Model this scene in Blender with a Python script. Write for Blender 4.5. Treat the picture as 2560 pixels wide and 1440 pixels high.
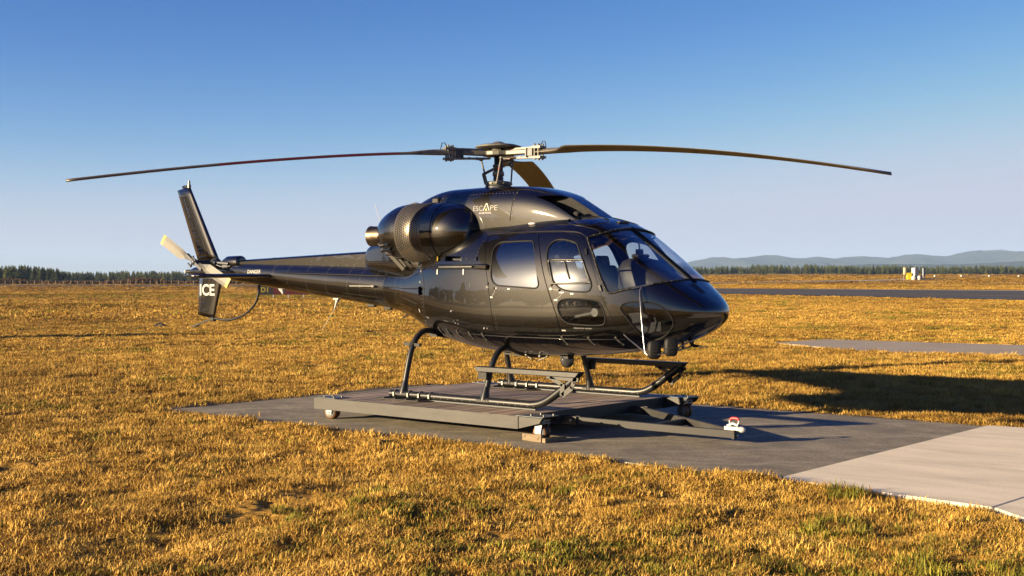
import bpy, bmesh, math, random
import numpy as np
from mathutils import Vector, Matrix
from mathutils.bvhtree import BVHTree
from mathutils.geometry import barycentric_transform

random.seed(7); rng = np.random.default_rng(7)
for o in list(bpy.data.objects): bpy.data.objects.remove(o)
SC = bpy.context.scene
COL = SC.collection
R = math.radians

# ------------------------------------------------------------------ camera, sky, sun, exposure
# world axes: +X = the helicopter's nose, +Y = its port side, origin on the pad below the mast
TH = R(40.056)
RV = np.array([math.cos(TH), math.sin(TH)])        # to the right of the photographer
DV = np.array([-math.sin(TH), math.cos(TH)])       # straight ahead of the photographer
CAMXY = 0.178 * RV - 16.636 * DV
CAMZ = 1.84
cd = bpy.data.cameras.new('camera'); cam = bpy.data.objects.new('camera', cd); COL.objects.link(cam)
cd.sensor_width = 36.0; cd.lens = 3183.0 / 2560.0 * 36.0
cd.clip_start = 0.1; cd.clip_end = 40000.0
cam.location = (CAMXY[0], CAMXY[1], CAMZ)
cam.rotation_euler = (math.pi / 2 - math.atan((720 - 690.6) / 3183.0), 0, TH)
SC.camera = cam

SUN_EL = R(10.6)
LDIR = np.array([0.483, 0.8756])                   # the way the light travels over the ground
world = bpy.data.worlds.new('World'); SC.world = world; world.use_nodes = True
wn = world.node_tree; wn.nodes.clear()
wo = wn.nodes.new('ShaderNodeOutputWorld'); wb = wn.nodes.new('ShaderNodeBackground')
sky = wn.nodes.new('ShaderNodeTexSky'); sky.sky_type = 'NISHITA'; sky.sun_disc = False
sky.sun_elevation = SUN_EL
sky.sun_rotation = math.atan2(-LDIR[0], -LDIR[1])
sky.altitude = 600.0; sky.air_density = 0.6; sky.dust_density = 0.5; sky.ozone_density = 1.0
wb.inputs['Strength'].default_value = 0.050
# a camera-like response per channel: deeper blue overhead, paler towards the horizon
sep = wn.nodes.new('ShaderNodeSeparateColor'); com = wn.nodes.new('ShaderNodeCombineColor'); wn.links.new(sky.outputs[0], sep.inputs[0])
for ch, (pw_, k_, mx_) in enumerate(((2.6, .185, 2.85), (1.65, .335, 3.75), (.85, 1.06, 4.35))):
    mi_ = wn.nodes.new('ShaderNodeMath'); mi_.operation = 'SMOOTH_MIN'; mi_.inputs[1].default_value = mx_; mi_.inputs[2].default_value = 1.2; wn.links.new(sep.outputs[ch], mi_.inputs[0])
    po = wn.nodes.new('ShaderNodeMath'); po.operation = 'POWER'; po.inputs[1].default_value = pw_; wn.links.new(mi_.outputs[0], po.inputs[0])
    mu = wn.nodes.new('ShaderNodeMath'); mu.operation = 'MULTIPLY'; mu.inputs[1].default_value = k_; wn.links.new(po.outputs[0], mu.inputs[0]); wn.links.new(mu.outputs[0], com.inputs[ch])
wn.links.new(com.outputs[0], wb.inputs[0]); wn.links.new(wb.outputs[0], wo.inputs[0])

sl = bpy.data.lights.new('sun', 'SUN'); sun = bpy.data.objects.new('sun', sl); COL.objects.link(sun)
sl.energy = 5.0; sl.angle = R(0.55); sl.color = (1.0, 0.77, 0.47)
sun.rotation_euler = Vector((LDIR[0], LDIR[1], -math.tan(SUN_EL))).to_track_quat('-Z', 'Y').to_euler()
sun.location = (-20, -36, 12)

SC.view_settings.view_transform = 'Standard'; SC.view_settings.look = 'None'
SC.view_settings.exposure = 2.0; SC.view_settings.gamma = 1.0
SC.view_settings.use_curve_mapping = False
SC.cycles.max_bounces = 10; SC.cycles.transparent_max_bounces = 24
SC.cycles.volume_bounces = 0
SC.cycles.use_denoising = True

# ------------------------------------------------------------------ helpers
def link(o, parent=None):
    COL.objects.link(o)
    if parent is not None: o.parent = parent
    return o
def empty(name, loc=(0, 0, 0), label=None, cat=None, group=None):
    o = bpy.data.objects.new(name, None); o.location = loc; o.empty_display_size = 0.2
    link(o); tag(o, label, cat, group); return o
def tag(o, label=None, cat=None, group=None, kind=None):
    if label: o['label'] = label
    if cat: o['category'] = cat
    if group: o['group'] = group
    if kind: o['kind'] = kind
    return o
def mesh(name, v, f, mats=None, smooth=False, midx=None):
    me = bpy.data.meshes.new(name)
    me.from_pydata([tuple(map(float, p)) for p in v], [], [tuple(map(int, q)) for q in f]); me.update()
    if mats is not None:
        for m in (mats if isinstance(mats, (list, tuple)) else [mats]): me.materials.append(m)
    if midx is not None: me.polygons.foreach_set('material_index', np.asarray(midx, dtype=np.int32))
    if smooth: me.polygons.foreach_set('use_smooth', [True] * len(me.polygons))
    return me
def obj(name, me, parent=None, loc=None, rot=None):
    o = bpy.data.objects.new(name, me)
    if loc is not None: o.location = loc
    if rot is not None: o.rotation_euler = rot
    return link(o, parent)
class MB:
    """collects simple solids into one mesh"""
    def __init__(s): s.v = []; s.f = []; s.m = []; s.sm = []
    def add(s, v, f, m=0, smooth=False):
        n = len(s.v); s.v += [tuple(map(float, p)) for p in v]
        for q in f: s.f.append(tuple(int(i) + n for i in q)); s.m.append(m); s.sm.append(smooth)
        return s
    def box(s, lo, hi, m=0, M=None):
        (a, b, c), (d, e, g) = lo, hi
        v = [(a, b, c), (d, b, c), (d, e, c), (a, e, c), (a, b, g), (d, b, g), (d, e, g), (a, e, g)]
        if M is not None: v = [M @ Vector(p) for p in v]
        return s.add(v, [(3, 2, 1, 0), (4, 5, 6, 7), (0, 1, 5, 4), (1, 2, 6, 5), (2, 3, 7, 6), (3, 0, 4, 7)], m)
    def bar(s, p, q, w, h, m=0, up=(0, 0, 1)):
        """rectangular bar from p to q, w across, h along 'up'"""
        p, q, up = Vector(p), Vector(q), Vector(up); t = (q - p).normalized()
        a = t.cross(up).normalized() * (w / 2); b = a.cross(t).normalized() * (h / 2)
        v = [p - a - b, p + a - b, p + a + b, p - a + b, q - a - b, q + a - b, q + a + b, q - a + b]
        return s.add(v, [(0, 1, 2, 3), (7, 6, 5, 4), (0, 4, 5, 1), (1, 5, 6, 2), (2, 6, 7, 3), (3, 7, 4, 0)], m)
    def tube(s, pts, r, n=8, m=0, cap=True, smooth=True, closed=False):
        P = [Vector(p) for p in pts]; K = len(P)
        rr = r if isinstance(r, (list, tuple)) else [r] * K
        T = []
        for i in range(K):
            a = P[(i - 1) % K] if (closed or i > 0) else P[i]
            b = P[(i + 1) % K] if (closed or i < K - 1) else P[i]
            d = b - a; T.append(d.normalized() if d.length > 1e-9 else Vector((0, 0, 1)))
        u = T[0].orthogonal().normalized(); v = []; f = []
        for i in range(K):
            u = (u - T[i] * u.dot(T[i])); u = u.normalized() if u.length > 1e-6 else T[i].orthogonal().normalized()
            w = T[i].cross(u)
            for k in range(n):
                a = 2 * math.pi * k / n
                v.append(P[i] + (u * math.cos(a) + w * math.sin(a)) * rr[i])
        for i in range(K if closed else K - 1):
            j = (i + 1) % K
            for k in range(n):
                l = (k + 1) % n
                f.append((i * n + k, i * n + l, j * n + l, j * n + k))
        s.add(v, f, m, smooth)
        if cap and not closed:
            s.add(v[:n], [tuple(range(n - 1, -1, -1))], m); s.add(v[-n:], [tuple(range(n))], m)
        return s
    def cyl(s, p, q, r, n=16, m=0, r2=None, smooth=True):
        return s.tube([p, q], [r, r if r2 is None else r2], n, m, True, smooth)
    def lathe(s, org, axis, prof, n=24, m=0, smooth=True):
        """prof: list of (distance along axis, radius)"""
        o, t = Vector(org), Vector(axis).normalized(); u = t.orthogonal().normalized(); w = t.cross(u)
        v = []; f = []; K = len(prof)
        for (d, r) in prof:
            for k in range(n):
                a = 2 * math.pi * k / n
                v.append(o + t * d + (u * math.cos(a) + w * math.sin(a)) * max(r, 1e-4))
        for i in range(K - 1):
            for k in range(n):
                l = (k + 1) % n
                f.append((i * n + k, i * n + l, (i + 1) * n + l, (i + 1) * n + k))
        f.append(tuple(range(n - 1, -1, -1))); f.append(tuple(range((K - 1) * n, K * n)))
        return s.add(v, f, m, smooth)
    def ball(s, c, r, nu=8, nv=5, m=0):
        sx, sy, sz = (r, r, r) if not isinstance(r, (tuple, list)) else r
        v = [(c[0], c[1], c[2] - sz)]; f = []
        for i in range(1, nv):
            a = -math.pi / 2 + math.pi * i / nv
            for k in range(nu):
                b = 2 * math.pi * k / nu
                v.append((c[0] + sx * math.cos(a) * math.cos(b), c[1] + sy * math.cos(a) * math.sin(b), c[2] + sz * math.sin(a)))
        v.append((c[0], c[1], c[2] + sz)); L = len(v) - 1
        for k in range(nu):
            l = (k + 1) % nu
            f.append((0, 1 + l, 1 + k)); f.append((L, 1 + (nv - 2) * nu + k, 1 + (nv - 2) * nu + l))
            for i in range(nv - 2): f.append((1 + i * nu + k, 1 + i * nu + l, 1 + (i + 1) * nu + l, 1 + (i + 1) * nu + k))
        return s.add(v, f, m, True)
    def prism(s, poly, ax, lo, hi, m=0):
        """poly in the two axes other than ax, extruded along ax"""
        n = len(poly)
        def P(a, b, t): return {'y': (a, t, b), 'z': (a, b, t), 'x': (t, a, b)}[ax]
        v = [P(a, b, lo) for a, b in poly] + [P(a, b, hi) for a, b in poly]
        f = [tuple(range(n - 1, -1, -1)), tuple(range(n, 2 * n))] + [(i, (i + 1) % n, n + (i + 1) % n, n + i) for i in range(n)]
        return s.add(v, f, m)
    def me(s, name, mats=None, fix=True, bevel=0):
        me = mesh(name, s.v, s.f, mats, False, s.m)
        me.polygons.foreach_set('use_smooth', s.sm)
        bm = bmesh.new(); bm.from_mesh(me)
        if bevel:
            ed = [e for e in bm.edges if len(e.link_faces) == 2 and e.calc_face_angle(0) > 0.6]
            bmesh.ops.bevel(bm, geom=ed, offset=bevel, segments=1, affect='EDGES', profile=0.5)
        if fix: bmesh.ops.recalc_face_normals(bm, faces=bm.faces)
        bm.to_mesh(me); bm.free(); me.update()
        return me
    def build(s, name, mats, parent=None, loc=None, rot=None, bevel=0):
        return obj(name, s.me(name, mats, True, bevel), parent, loc, rot)
def islands(mb):
    """groups of faces that hang together (pieces whose boxes touch count as one)"""
    par = list(range(len(mb.v)))
    def fd_(i):
        while par[i] != i: par[i] = par[par[i]]; i = par[i]
        return i
    for q_ in mb.f:
        a = fd_(q_[0])
        for i in q_[1:]:
            b = fd_(i)
            if a != b: par[b] = a
    comp = {}
    for k, q_ in enumerate(mb.f): comp.setdefault(fd_(q_[0]), []).append(k)
    G = []
    for ks in comp.values():
        P = np.array([mb.v[i] for k in ks for i in mb.f[k]]); lo, hi = P.min(0) - .003, P.max(0) + .003; ks = list(ks)
        again = True
        while again:
            again = False
            for gi_, g in enumerate(G):
                if (lo <= g[1]).all() and (hi >= g[0]).all():
                    lo = np.minimum(lo, g[0]); hi = np.maximum(hi, g[1]); ks += g[2]; G.pop(gi_); again = True; break
        G.append([lo, hi, ks])
    out = []
    for lo, hi, ks in G:
        m_ = MB(); mp = {}
        for k in sorted(ks):
            q_ = []
            for i in mb.f[k]:
                if i not in mp: mp[i] = len(m_.v); m_.v.append(mb.v[i])
                q_.append(mp[i])
            m_.f.append(tuple(q_)); m_.m.append(mb.m[k]); m_.sm.append(mb.sm[k])
        out.append((len(ks), m_))
    out.sort(key=lambda t: -t[0]); return [m_ for _, m_ in out]
JOINED = {'rivets', 'frame_screws', 'vent_holes', 'cover_screws', 'skid_bolts', 'nail_heads', 'crown', 'scrub', 'tuft', 'wheel_tyre', 'skid', 'cross_tube'}
def split_build(mb, name, mats, bevel=0):
    parts = [mb] if name in JOINED else islands(mb)
    return [p_.build(name, mats, None, bevel=bevel) for p_ in parts]
def copy_tree(o, parent=None):
    c = o.copy(); COL.objects.link(c); c.parent = parent
    if parent is not None: c.matrix_parent_inverse = o.matrix_parent_inverse.copy()
    for ch in list(o.children): copy_tree(ch, c)
    return c
def crom(pts, n, closed=True):
    """smooth curve through pts"""
    P = np.array(pts, float); K = len(P); out = []
    segs = K if closed else K - 1
    for i in range(segs):
        a = P[(i - 1) % K] if (closed or i > 0) else P[i]; b = P[i]; c = P[(i + 1) % K]
        d = P[(i + 2) % K] if (closed or i < K - 2) else P[(i + 1) % K]
        for q in np.arange(n) / n:
            out.append(0.5 * (2 * b + (c - a) * q + (2 * a - 5 * b + 4 * c - d) * q * q + (3 * b - a - 3 * c + d) * q ** 3))
    if not closed: out.append(P[-1])
    return [tuple(p) for p in out]
def roundpoly(pts, r, n=5):
    """polygon with rounded corners; r single or one per corner"""
    K = len(pts); out = []
    for i in range(K):
        a, b, c = (np.array(pts[(i + k) % K], float) for k in (-1, 0, 1))
        rr = r[i] if isinstance(r, (list, tuple)) else r
        u, w = (a - b), (c - b); lu, lw = np.linalg.norm(u), np.linalg.norm(w); k = min(rr, lu * .48, lw * .48)
        p, q = b + u / lu * k, b + w / lw * k
        for t in np.linspace(0, 1, n + 1): out.append(tuple((1 - t) ** 2 * p + 2 * t * (1 - t) * b + t * t * q))
    return out
def grow(poly, d):
    P = np.array(poly, float); K = len(P)
    A = 0.5 * sum(P[i][0] * P[(i + 1) % K][1] - P[(i + 1) % K][0] * P[i][1] for i in range(K))
    sg = 1 if A > 0 else -1; out = []
    for i in range(K):
        t = P[(i + 1) % K] - P[i - 1]; n = np.array([t[1], -t[0]]) / (np.linalg.norm(t) + 1e-12) * sg
        out.append(tuple(P[i] + n * d))
    return out
def c2w(X, d): return CAMXY + X * RV + d * DV          # photographer's right / ahead -> world

# ------------------------------------------------------------------ materials
def nodes(name):
    m = bpy.data.materials.new(name); m.use_nodes = True
    nt = m.node_tree; b = nt.nodes['Principled BSDF']
    return m, nt, b
def N(nt, t, **kw):
    n = nt.nodes.new(t)
    for k, v in kw.items():
        if k in n.inputs: n.inputs[k].default_value = v
        else: setattr(n, k, v)
    return n
def ramp(nt, src, stops):
    r = nt.nodes.new('ShaderNodeValToRGB'); e = r.color_ramp.elements
    while len(e) > 1: e.remove(e[-1])
    e[0].position = stops[0][0]; e[0].color = (*stops[0][1], 1)
    for p, c in stops[1:]:
        q = e.new(p); q.color = (*c, 1)
    nt.links.new(src, r.inputs[0]); return r
def simple(name, col, rough=.5, metal=0., coat=0., scale=30., var=.12, bump=0., spec=.5, coat_rough=.03):
    m, nt, b = nodes(name)
    tc = N(nt, 'ShaderNodeTexCoord'); nz = N(nt, 'ShaderNodeTexNoise', Scale=scale, Detail=5.0)
    nt.links.new(tc.outputs['Object'], nz.inputs['Vector'])
    lo = tuple(c * (1 - var) for c in col); hi = tuple(min(1, c * (1 + var)) for c in col)
    r = ramp(nt, nz.outputs[0], [(.3, lo), (.7, hi)]); nt.links.new(r.outputs[0], b.inputs['Base Color'])
    rr = N(nt, 'ShaderNodeMapRange'); rr.inputs[3].default_value = max(.02, rough * .85); rr.inputs[4].default_value = min(1, rough * 1.15)
    nt.links.new(nz.outputs[0], rr.inputs[0]); nt.links.new(rr.outputs[0], b.inputs['Roughness'])
    b.inputs['Metallic'].default_value = metal; b.inputs['Coat Weight'].default_value = coat
    b.inputs['Coat Roughness'].default_value = coat_rough; b.inputs['Specular IOR Level'].default_value = spec
    if bump:
        bp = N(nt, 'ShaderNodeBump', Strength=bump, Distance=.01); nt.links.new(nz.outputs[0], bp.inputs['Height']); nt.links.new(bp.outputs[0], b.inputs['Normal'])
    return m
def paint_mat():
    m, nt, b = nodes('black_metallic_paint')
    tc = N(nt, 'ShaderNodeTexCoord')
    fl = N(nt, 'ShaderNodeTexVoronoi', Scale=420.0); nt.links.new(tc.outputs['Object'], fl.inputs['Vector'])
    r = ramp(nt, fl.outputs['Color'], [(0, (.0022, .0018, .0015)), (.75, (.0035, .0029, .0023)), (1, (.017, .0138, .0105))])
    nt.links.new(r.outputs[0], b.inputs['Base Color'])
    b.inputs['Metallic'].default_value = .8; b.inputs['Roughness'].default_value = .42
    b.inputs['Coat Weight'].default_value = 1.0
    # faint dust and wipe marks: they only change the gloss of the clear coat
    sc = N(nt, 'ShaderNodeTexNoise', Scale=3.0, Detail=6.0); nt.links.new(tc.outputs['Object'], sc.inputs['Vector'])
    mr = N(nt, 'ShaderNodeMapRange'); mr.inputs[1].default_value = .45; mr.inputs[2].default_value = .8; mr.inputs[3].default_value = .012; mr.inputs[4].default_value = .035
    nt.links.new(sc.outputs[0], mr.inputs[0]); nt.links.new(mr.outputs[0], b.inputs['Coat Roughness'])
    b.inputs['Coat IOR'].default_value = 1.75
    wv = N(nt, 'ShaderNodeTexNoise', Scale=2.2, Detail=1.0); nt.links.new(tc.outputs['Object'], wv.inputs['Vector'])
    bp = N(nt, 'ShaderNodeBump', Strength=.05, Distance=.02); nt.links.new(wv.outputs[0], bp.inputs['Height']); nt.links.new(bp.outputs[0], b.inputs['Coat Normal'])
    return m
def glass_mat(name, tint, haze=.0, ior=1.6):
    m = bpy.data.materials.new(name); m.use_nodes = True; nt = m.node_tree; nt.nodes.clear()
    out = N(nt, 'ShaderNodeOutputMaterial'); tr = N(nt, 'ShaderNodeBsdfTransparent'); gl = N(nt, 'ShaderNodeBsdfGlossy')
    tr.inputs[0].default_value = (*tint, 1); gl.inputs['Roughness'].default_value = .015; gl.inputs[0].default_value = (1, 1, 1, 1)
    fr = N(nt, 'ShaderNodeFresnel', IOR=1.5); ge = N(nt, 'ShaderNodeNewGeometry'); im = N(nt, 'ShaderNodeMapRange'); im.inputs[3].default_value = ior; im.inputs[4].default_value = 1 / ior
    nt.links.new(ge.outputs['Backfacing'], im.inputs[0]); nt.links.new(im.outputs[0], fr.inputs['IOR'])
    mx = N(nt, 'ShaderNodeMixShader')
    nt.links.new(fr.outputs[0], mx.inputs[0]); nt.links.new(tr.outputs[0], mx.inputs[1]); nt.links.new(gl.outputs[0], mx.inputs[2])
    last = mx
    if haze:
        # a film of dust that scatters a little sun
        tc = N(nt, 'ShaderNodeTexCoord'); nz = N(nt, 'ShaderNodeTexNoise', Scale=120.0, Detail=4.0); nt.links.new(tc.outputs['Object'], nz.inputs['Vector'])
        mr = N(nt, 'ShaderNodeMapRange'); mr.inputs[1].default_value = .4; mr.inputs[2].default_value = .85; mr.inputs[3].default_value = haze * .35; mr.inputs[4].default_value = haze * 1.8
        mr.inputs[3].default_value = haze * .9; mr.inputs[4].default_value = haze * 1.1; nt.links.new(nz.outputs[0], mr.inputs[0])
        g2 = N(nt, 'ShaderNodeBsdfGlossy'); g2.inputs['Roughness'].default_value = .26; g2.inputs[0].default_value = (.9, .93, 1.0, 1)
        m2 = N(nt, 'ShaderNodeMixShader'); nt.links.new(mr.outputs[0], m2.inputs[0]); nt.links.new(mx.outputs[0], m2.inputs[1]); nt.links.new(g2.outputs[0], m2.inputs[2]); last = m2
    nt.links.new(last.outputs[0], out.inputs[0]); return m

M = {}
M['paint'] = paint_mat()
M['inside'] = simple('cabin_lining', (.035, .035, .038), .8)
M['black'] = simple('black_plastic', (.006, .006, .0065), .6, 0, 0, 30, .12, 0, .3)
M['void'] = simple('dark_duct', (.004, .004, .004), .9)
M['rubber'] = simple('window_seal_rubber', (.005, .005, .0055), .6, 0, 0, 30, .1, 0, .2)
M['satin'] = simple('satin_black_metal', (.0065, .007, .008), .38, 0, .0, 18, .25, .0, .4)
M['leather'] = simple('dark_seat_fabric', (.010, .011, .015), .7)
M['dash'] = simple('glareshield_vinyl', (.018, .0175, .017), .55, 0, 0, 60, .2, .15)
M['glass'] = glass_mat('tinted_window', (.86, .88, .90), .006, 1.8)
M['glass_dark'] = glass_mat('dusty_tinted_window', (.62, .64, .68), .016, 2.1)
M['glass_low'] = glass_mat('dark_lower_window', (.72, .74, .77), .0015)
M['wshield'] = glass_mat('windshield_glass', (.93, .95, .96), .0015)
M['steel'] = simple('bright_steel', (.20, .20, .21), .28, 1.0)
M['alu'] = simple('dull_aluminium', (.17, .17, .165), .5, .85)
M['exhaust'] = simple('heat_stained_steel', (.15, .118, .085), .38, 1.0, 0, 12, .35)
M['hubgrey'] = simple('grey_hub_paint', (.11, .105, .09), .5, .1, 0, 25, .25)
M['hubdark'] = simple('slate_hub_metal', (.030, .035, .044), .5, .2, 0, 25, .25)
M['bladeTop'] = simple('rotor_blade_paint', (.060, .048, .034), .42, .0, 0, 8, .2)
M['bladeRoot'] = simple('worn_blade_root', (.14, .125, .10), .5, .2, 0, 40, .3)
M['red'] = simple('red_tape', (.26, .020, .024), .5)
M['blue'] = simple('blue_tape', (.02, .05, .35), .5)
M['tailrotor'] = simple('pale_grey_blade', (.058, .056, .050), .5, 0, 0, 12, .15)
M['yellow'] = simple('yellow_paint', (.22, .16, .008), .5)
M['white'] = simple('white_paint', (.36, .36, .355), .5)
M['green'] = simple('lime_green_paint', (.22, .28, .02), .5)
M['text'] = simple('white_lettering', (.27, .27, .265), .5, 0, 0, 300, .03)
M['lens'] = simple('lamp_glass', (.08, .08, .08), .2, .3, 0, 180, .5)
M['orange'] = simple('orange_wire', (.25, .08, .01), .5)
M['teal'] = simple('teal_screen_card', (.005, .16, .13), .5)
# ------------------------------------------------------------------ terrain, pad, roads
def sstep(a, b, x):
    t = np.clip((np.asarray(x, float) - a) / (b - a), 0, 1); return t * t * (3 - 2 * t)
_PERM = np.random.default_rng(3).random((256, 256))
def vnoise(x, y):
    x = np.asarray(x, float); y = np.asarray(y, float)
    xi = np.floor(x).astype(int); yi = np.floor(y).astype(int); fx = x - xi; fy = y - yi
    fx = fx * fx * (3 - 2 * fx); fy = fy * fy * (3 - 2 * fy)
    g = lambda i, j: _PERM[i & 255, j & 255]
    return (g(xi, yi) * (1 - fx) + g(xi + 1, yi) * fx) * (1 - fy) + (g(xi, yi + 1) * (1 - fx) + g(xi + 1, yi + 1) * fx) * fy
def fbm(x, y, o=4):
    a = 0; w = .5; t = 0
    for k in range(o): a = a + w * vnoise(x * 2 ** k + 17 * k, y * 2 ** k + 31 * k); t += w; w *= .5
    return a / t
PAD = (-4.15, 5.26, -2.26, 3.10)          # x0 x1 y0 y1 of the asphalt pad
CONC = [(5.262, -2.26), (7.28, -2.47), (7.70, -2.85), (8.6, -4.1), (10.2, -4.9), (14, -5.2), (14, 3.55), (7.4, 3.30), (5.262, 3.10)]
FARSLAB = [(-6.1, 18.7), (-5.9, 21.3), (-.4, 21.8), (9, 22.2), (9, 16.6), (1.1, 16.95), (-2.6, 16.6)]
def inpoly(px, py, poly):
    ins = np.zeros(np.shape(px), bool); n = len(poly)
    for i in range(n):
        (x1, y1), (x2, y2) = poly[i], poly[(i + 1) % n]
        if y1 == y2: continue
        ins ^= ((y1 > py) != (y2 > py)) & (px < (x2 - x1) * (py - y1) / (y2 - y1) + x1)
    return ins
def dpoly(px, py, poly):
    """signed distance, negative inside"""
    d = np.full(np.shape(px), 1e9); n = len(poly)
    for i in range(n):
        a = np.array(poly[i], float); b = np.array(poly[(i + 1) % n], float); e = b - a
        t = np.clip(((px - a[0]) * e[0] + (py - a[1]) * e[1]) / (e @ e), 0, 1)
        d = np.minimum(d, np.hypot(px - a[0] - t * e[0], py - a[1] - t * e[1]))
    return np.where(inpoly(px, py, poly), -d, d)
PADPOLY = [(PAD[0], PAD[2]), (PAD[1], PAD[2]), (PAD[1], PAD[3]), (PAD[0], PAD[3])]
def paved(x, y):
    return np.minimum(np.minimum(dpoly(x, y, PADPOLY), dpoly(x, y, CONC)), dpoly(x, y, FARSLAB))
def terrain_big(X, d):
    """broad relief in the photographer's right / ahead metres"""
    X = np.asarray(X, float); d = np.asarray(d, float)
    zr = np.interp(d, [0, 60, 100, 150, 200, 400, 900, 2000, 14000], [0, 0, .15, .6, 1.25, 1.55, 2.7, 2.7, 2.7])
    zl = np.interp(d, [0, 250, 380, 800, 2000, 14000], [0, 0, -.67, -1.8, -1.8, -1.8])
    w = sstep(-.06, .2, X / np.maximum(d, 1)); w = np.where(d > 1, w, 0)
    z = zr * w + zl * (1 - w)
    # a low swell of rougher ground on the left
    z = z + .22 * np.exp(-((d - 74) / 13) ** 2) * (1 - sstep(-.22, -.05, X / np.maximum(d, 1)))
    z = z - .22 * np.exp(-((d - 105) / 16) ** 2) * (1 - sstep(-.22, -.05, X / np.maximum(d, 1)))
    return z
def w2c(x, y):
    dx, dy = np.asarray(x) - CAMXY[0], np.asarray(y) - CAMXY[1]
    return dx * RV[0] + dy * RV[1], dx * DV[0] + dy * DV[1]
def zfar(X, d): return float(terrain_big(X, d))
def ground_z(x, y, fine=True):
    X, d = w2c(x, y); z = terrain_big(X, d); r = np.hypot(X, d)
    amp = 1 - sstep(60, 160, r)
    pv = paved(x, y)
    lump = (fbm(x * .9, y * .9, 3) - .5) * .10 + (fbm(x * 4.2 + 9, y * 4.2, 3) - .5) * .085 * (1 - .6 * sstep(25, 70, r))
    if fine: lump = lump + (vnoise(x * 19, y * 19) - .5) * .028 * (1 - sstep(12, 30, r))
    edge = sstep(0, .35, pv)
    z = z + amp * lump * edge - (.012 + .045 * sstep(.25, .0, dpoly(x, y, CONC))) * (1 - edge) + .018 * np.exp(-((pv - .22) / .12) ** 2)
    z = np.where(pv < .0, -.16, z)
    return z

def grass_ground_mat():
    m, nt, b = nodes('dry_winter_grass_ground')
    tc = N(nt, 'ShaderNodeTexCoord'); L = nt.links.new
    n1 = N(nt, 'ShaderNodeTexNoise', Scale=.35, Detail=6.0, Roughness=.6); n2 = N(nt, 'ShaderNodeTexNoise', Scale=9.0, Detail=8.0, Roughness=.7)
    n3 = N(nt, 'ShaderNodeTexNoise', Scale=.07, Detail=5.0, Roughness=.6)
    for n in (n1, n2, n3): L(tc.outputs['Object'], n.inputs['Vector'])
    dry = ramp(nt, n2.outputs[0], [(.28, (.17, .092, .018)), (.5, (.37, .215, .043)), (.72, (.53, .335, .085))])
    grn = ramp(nt, n2.outputs[0], [(.3, (.075, .060, .010)), (.7, (.24, .19, .028))])
    gm = ramp(nt, n1.outputs[0], [(.62, (0, 0, 0)), (.78, (.7, .7, .7))])
    mx = N(nt, 'ShaderNodeMix', data_type='RGBA'); L(gm.outputs[0], mx.inputs['Factor']); L(dry.outputs[0], mx.inputs[6]); L(grn.outputs[0], mx.inputs[7])
    big = ramp(nt, n3.outputs[0], [(.36, (.60, .54, .46)), (.52, (1.0, .98, .92)), (.66, (1.12, 1.08, 1.0))])
    m2 = N(nt, 'ShaderNodeMix', data_type='RGBA', blend_type='MULTIPLY'); m2.inputs['Factor'].default_value = 1.0
    L(mx.outputs[2], m2.inputs[6]); L(big.outputs[0], m2.inputs[7]); L(m2.outputs[2], b.inputs['Base Color'])
    b.inputs['Roughness'].default_value = .9; b.inputs['Specular IOR Level'].default_value = .15
    bp = N(nt, 'ShaderNodeBump', Strength=1.0, Distance=.12); L(n2.outputs[0], bp.inputs['Height']); L(bp.outputs[0], b.inputs['Normal'])
    return m
M['ground'] = grass_ground_mat()

rad = [0.6]
while rad[-1] < 11000:
    r = rad[-1]
    k = 1.12 if r < 6 else (1.0042 if r < 26 else (1.008 if r < 70 else (1.03 if r < 400 else 1.12)))
    rad.append(r * k)
rad = np.array(rad)
angF = np.linspace(-.52, .52, 480)
angB = np.linspace(.52, 2 * math.pi - .52, 70)[1:-1]
ang = np.r_[angF, angB]; nA = len(ang); nR = len(rad)
AA, RR = np.meshgrid(ang, rad)
GX, GD = RR * np.sin(AA), RR * np.cos(AA)
wx = CAMXY[0] + GX * RV[0] + GD * DV[0]; wy = CAMXY[1] + GX * RV[1] + GD * DV[1]
gz = ground_z(wx, wy)
gv = np.stack([wx, wy, gz], -1).reshape(-1, 3)
idx = np.arange(nR * nA).reshape(nR, nA)
nx = np.roll(idx, -1, axis=1)
q = np.stack([idx[:-1], nx[:-1], nx[1:], idx[1:]], -1).reshape(-1, 4)[:, ::-1]
gm = bpy.data.meshes.new('ground')
gm.vertices.add(len(gv)); gm.vertices.foreach_set('co', gv.ravel())
gm.loops.add(q.size); gm.loops.foreach_set('vertex_index', q.ravel().astype(np.int32))
gm.polygons.add(len(q)); gm.polygons.foreach_set('loop_start', np.arange(0, q.size, 4, dtype=np.int32))
gm.polygons.foreach_set('use_smooth', np.ones(len(q), bool)); gm.update(calc_edges=True); gm.validate()
gm.materials.append(M['ground'])
if gm.polygons[nA * 3].normal.z < 0: gm.flip_normals()
tag(obj('ground', gm), kind='structure')

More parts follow.
